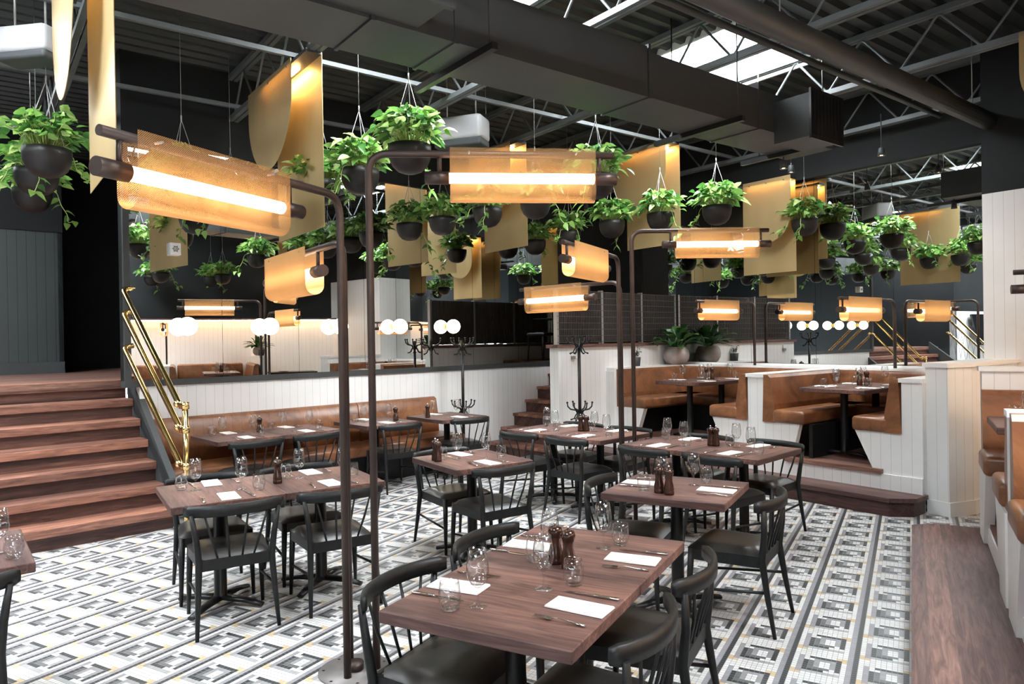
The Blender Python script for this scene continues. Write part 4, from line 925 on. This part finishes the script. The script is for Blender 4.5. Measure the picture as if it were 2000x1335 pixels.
gold_panel(-6.5, -2.48, -1.42, 4.2, 2.71, -3.05, -1.75, 3.30, 'gold panel pair at the photo edge beside three hanging pots')
gold_panel(-4.7, -4.05, -2.91, 4.2, 2.70, -4.46, -3.24, 3.36, 'gold rectangle with half-disc panel hanging above the camera-facing lamp')
gold_panel(-1.53, -5.02, -4.08, 4.18, 2.88, -5.15, -4.22, 3.3, 'gold panel seen behind the tallest foreground lamp')
gold_panel(0.12, -3.93, -3.0, 4.18, 2.90, -4.05, -3.10, 3.40, 'gold half-disc and rectangle panel hanging before the black wall')
gold_panel(1.62, -3.11, -2.30, 3.78, 2.55, -3.0, -2.28, 2.95, 'gold panel hanging right against the booth mirror')
gold_panel(0.12, 0.85, 1.95, 4.2, 2.95, 0.76, 1.75, 3.4, 'gold panel cut off at the photo edge before the white pier')
gold_panel(-3.05, -7.6, -6.6, 4.2, 2.85, -7.8, -6.8, 3.4, 'gold panel above the banquette mirror, seen beside the wide staircase')
# ================================================================== CEILING SERVICES
du = thing('air_duct', 'large square black air duct crossing under the roof towards the pier', 'duct', FR2)
mb = MB(); mb.box(-1.40, -0.87, -12.5, -5.2, 3.60, 4.03); mb.box(-1.40, -0.87, -5.16, -2.8, 3.60, 4.0); mb.box(-1.40, -0.87, -2.77, -0.0, 3.60, 3.96); mb.build('trunk', 'duct', du)
for y in (-8.0, -5.18, -4.6, -2.78, -1.3): mb = MB(); mb.box(-1.41, -0.86, y - 0.012, y + 0.012, 3.59, 4.02); mb.build('seam_flange', 'duct', du)
mb = MB(); mb.box(-0.87, -0.50, -1.06, -0.56, 3.49, 3.88); mb.build('outlet_box', 'duct', du)
mb = MB(); mb.box(-0.87, -0.50, -6.0, -4.88, 3.62, 3.97); mb.box(-0.52, -0.48, -6.03, -4.85, 3.60, 4.0); mb.build('outlet_box', 'duct', du)
mb = MB(); mb.box(-0.50, -0.48, -1.09, -0.53, 3.46, 3.91)
for i in range(9): mb.box(-0.485, -0.474, -1.06 + i * 0.058, -1.035 + i * 0.058, 3.49, 3.88)
mb.build('outlet_grille', 'black_metal', du)
for y in (-4.4, -1.75, -0.35):
    mb = MB(); mb.box(-1.72, -0.72, y - 0.022, y + 0.022, 3.555, 3.60); hb = mb.build('hanger_bar', 'black_metal', du)
    mb = MB(); mb.tube([(-0.78, y, 3.58), (-0.78, y, ZC)], 0.006, 6); mb.tube([(-1.5, y, 3.58), (-1.5, y, ZC)], 0.006, 6); mb.build('hanger_rod', 'black_metal', du)
rp = thing('round_duct', 'long round dark grey duct pipe ending at the black pier wall', 'duct', FR2)
mb = MB(); mb.tube([(0.20, -12, 3.92), (0.04, -2.0, 3.92), (0.02, 1.52, 3.92)], 0.088, 20); mb.build('pipe', 'duct', rp)
for y in (-7.0, -2.5, 1.0): mb = MB(); mb.tube([(0.05 - 0.015 * (y - 1), y, 3.99), (0.05 - 0.015 * (y - 1), y, ZC)], 0.005, 6); mb.build('hanger_rod', 'cable', rp)
cp = thing('conduit', 'thin dark pipes running beside the round duct under the roof', 'pipe', FR2)
mb = MB(); mb.tube([(-0.35, -12, 4.1), (-0.45, 1.5, 4.1)], 0.03, 10); mb.build('pipe', 'duct', cp)
def speaker(x, y, z, ang, label, sc_=1.0):
    t = thing('loudspeaker', label, 'loudspeaker', TR(x, y, z, ang)); w_, d, h = 0.30 * sc_, 0.16 * sc_, 0.2 * sc_
    mb = MB(); mb.rbox(-w_, w_, -d, d, -h * 0.4, h, 0.05 * sc_, 3); mb.build('housing', 'white_gloss', t)
    mb = MB(); mb.rbox(-w_ * 0.96, w_ * 0.96, -d * 0.94, d * 0.94, -h * 0.75, -h * 0.3, 0.02, 2); mb.build('grille', 'charcoal', t)
    mb = MB(); mb.tube([(-w_ * 0.6, 0, h), (-w_ * 0.6, 0, h + 0.5)], 0.008, 6); mb.tube([(w_ * 0.6, 0, h), (w_ * 0.6, 0, h + 0.5)], 0.008, 6); mb.build('hanger', 'cable', t)
speaker(-5.70, 2.90, 3.92, 20, 'white hanging loudspeaker at the photo corner above three hanging pots', 0.72)
p = FR2 @ Vector((-3.62, -2.75, 3.95)); speaker(p.x, p.y, p.z, 10, 'white hanging loudspeaker behind the largest hanging pothos', 0.95)
for i, (x, y, z, lb) in enumerate([(-1.31, -0.20, 3.46, 'small lit spotlight under the end of the square duct'), (-1.95, 1.0, 3.70, 'small lit spotlight by the booth mirror top, nearer the duct'), (-0.95, 1.2, 3.72, 'small lit spotlight by the booth mirror top, nearer the pier'), (-5.2, 0.6, 3.7, 'small lit spotlight above the upper walkway')]):
    t = thing('spotlight', lb, 'spotlight', FR2 @ Matrix.Translation((x, y, z)))
    mb = MB(); mb.lathe([(0.028, 0.09), (0.034, 0.06), (0.04, 0.0), (0.036, 0.0), (0.03, 0.05), (0.001, 0.055)], 16); mb.tube([(0, 0, 0.08), (0, 0, 0.12)], 0.008, 6); mb.build('housing', 'charcoal', t)
    mb = MB(); mb.lathe([(0.001, 0.012), (0.03, 0.012), (0.03, 0.02), (0.001, 0.02)], 14); mb.build('bulb', 'spot', t)
    mb = MB(); mb.tube([(0, 0, 0.11), (0, 0, (3.60 if i == 0 else 4.2) - z)], 0.006, 6); mb.build('stem', 'charcoal', t)
# ================================================================== SMALL WALL ITEMS, WALKWAY STOOL
t = thing('wall_box', 'small white square box with a ringed grey emblem on the mirror by the staircase', 'box', FR1 @ Matrix.Translation((-0.06, 0, 2.72)))
mb = MB(); mb.rbox(-0.055, 0.055, -0.06, -0.001, -0.065, 0.065, 0.004, 1); mb.build('case', 'white_plain', t)
mb = MB()
for r_ in (0.012, 0.024): mb.tube([(r_ * math.cos(R(a)), -0.0615, r_ * math.sin(R(a))) for a in range(0, 360, 20)], 0.003, 5, closed=True)
for k in range(6): a = R(60 * k); mb.tube([(0.026 * math.cos(a), -0.0615, 0.026 * math.sin(a)), (0.036 * math.cos(a), -0.0615, 0.036 * math.sin(a))], 0.0035, 5)
mb.build('emblem', 'charcoal', t)
p = FR1 @ Vector((4.62, -1.502, 1.50)); t = thing('light_switch', 'small white and grey switch box on the low wall beside the coat stand', 'switch', FR1 @ Matrix.Translation((4.58, -1.502, 1.47)))
mb = MB(); mb.rbox(-0.04, 0.04, -0.03, 0, -0.01, 0.055, 0.004, 1); mb.build('cover', 'white_plain', t); mb = MB(); mb.box(-0.036, 0.036, -0.022, 0, -0.05, -0.01); mb.build('body', 'grey_screw', t)
bt = thing('bar_table', 'dark high table on the upper walkway, seen in the banquette mirror', 'table', FR1 @ Matrix.Translation((6.72, -0.72, ZU)))
mb = MB(); mb.rbox(-0.22, 0.22, -0.5, 0.45, 0.71, 0.74, 0.004, 1); mb.build('tabletop', 'black_wood', bt); mb = MB(); mb.tube([(0, 0, 0.03), (0, 0, 0.72)], 0.03, 12); mb.lathe([(0.001, 0), (0.18, 0), (0.17, 0.03), (0.03, 0.04)], 20); mb.build('pedestal', 'black_metal', bt)
bt = thing('stool', 'black leather stool on the upper walkway by the balustrade', 'stool', FR1 @ Matrix.Translation((6.2, -0.66, ZU)))
mb = MB(); mb.rbox(-0.2, 0.2, -0.21, 0.21, 0.42, 0.48, 0.025, 3); mb.build('seat', 'black_leather', bt)
for a in (-1, 1):
    for b_ in (-1, 1): mb = MB(); mb.tube([(a * 0.18, b_ * 0.19, 0), (a * 0.165, b_ * 0.175, 0.43)], [0.011, 0.018], 8); mb.build('leg', 'black_wood', bt)
# ------------------------------------------------------------------ things by the wall beyond the stairs (booth mirror)
t = thing('wall_screen', 'large black tilted screen on the white wall beyond the stairs, seen in the booth mirror', 'screen', FR1 @ Matrix.Translation((-5.6, -0.15, 1.75)))
mb = MB(); mb.box(-0.75, 0.75, -0.05, 0.0, -0.42, 0.42, Matrix.Rotation(R(-12), 4, 'X')); mb.build('panel', 'screen', t); mb = MB(); mb.box(-0.1, 0.1, -0.02, 0.15, -0.1, 0.1); mb.build('bracket', 'black_metal', t)
t = thing('host_stand', 'tall dark host stand by the white wall, seen in the booth mirror', 'stand', FR1 @ Matrix.Translation((-7.2, -0.6, 0)))
mb = MB(); mb.box(-0.35, 0.35, -0.3, 0.3, 0, 1.9); mb.build('body', 'black_wood', t); mb = MB(); mb.rbox(-0.38, 0.38, -0.33, 0.33, 1.9, 1.94, 0.005, 1); mb.build('top', 'black_metal', t)
for nm, fr, b_ in (('side booth', WR, (0.6, 6.3)),):
    t = thing('cove_light', 'warm light strip along the top of the white side wall', 'light strip', fr); mb = MB(); mb.box(b_[0], b_[1] + 2.4, 0.10, 0.125, 2.232, 2.248); mb.build('strip', 'cove', t)
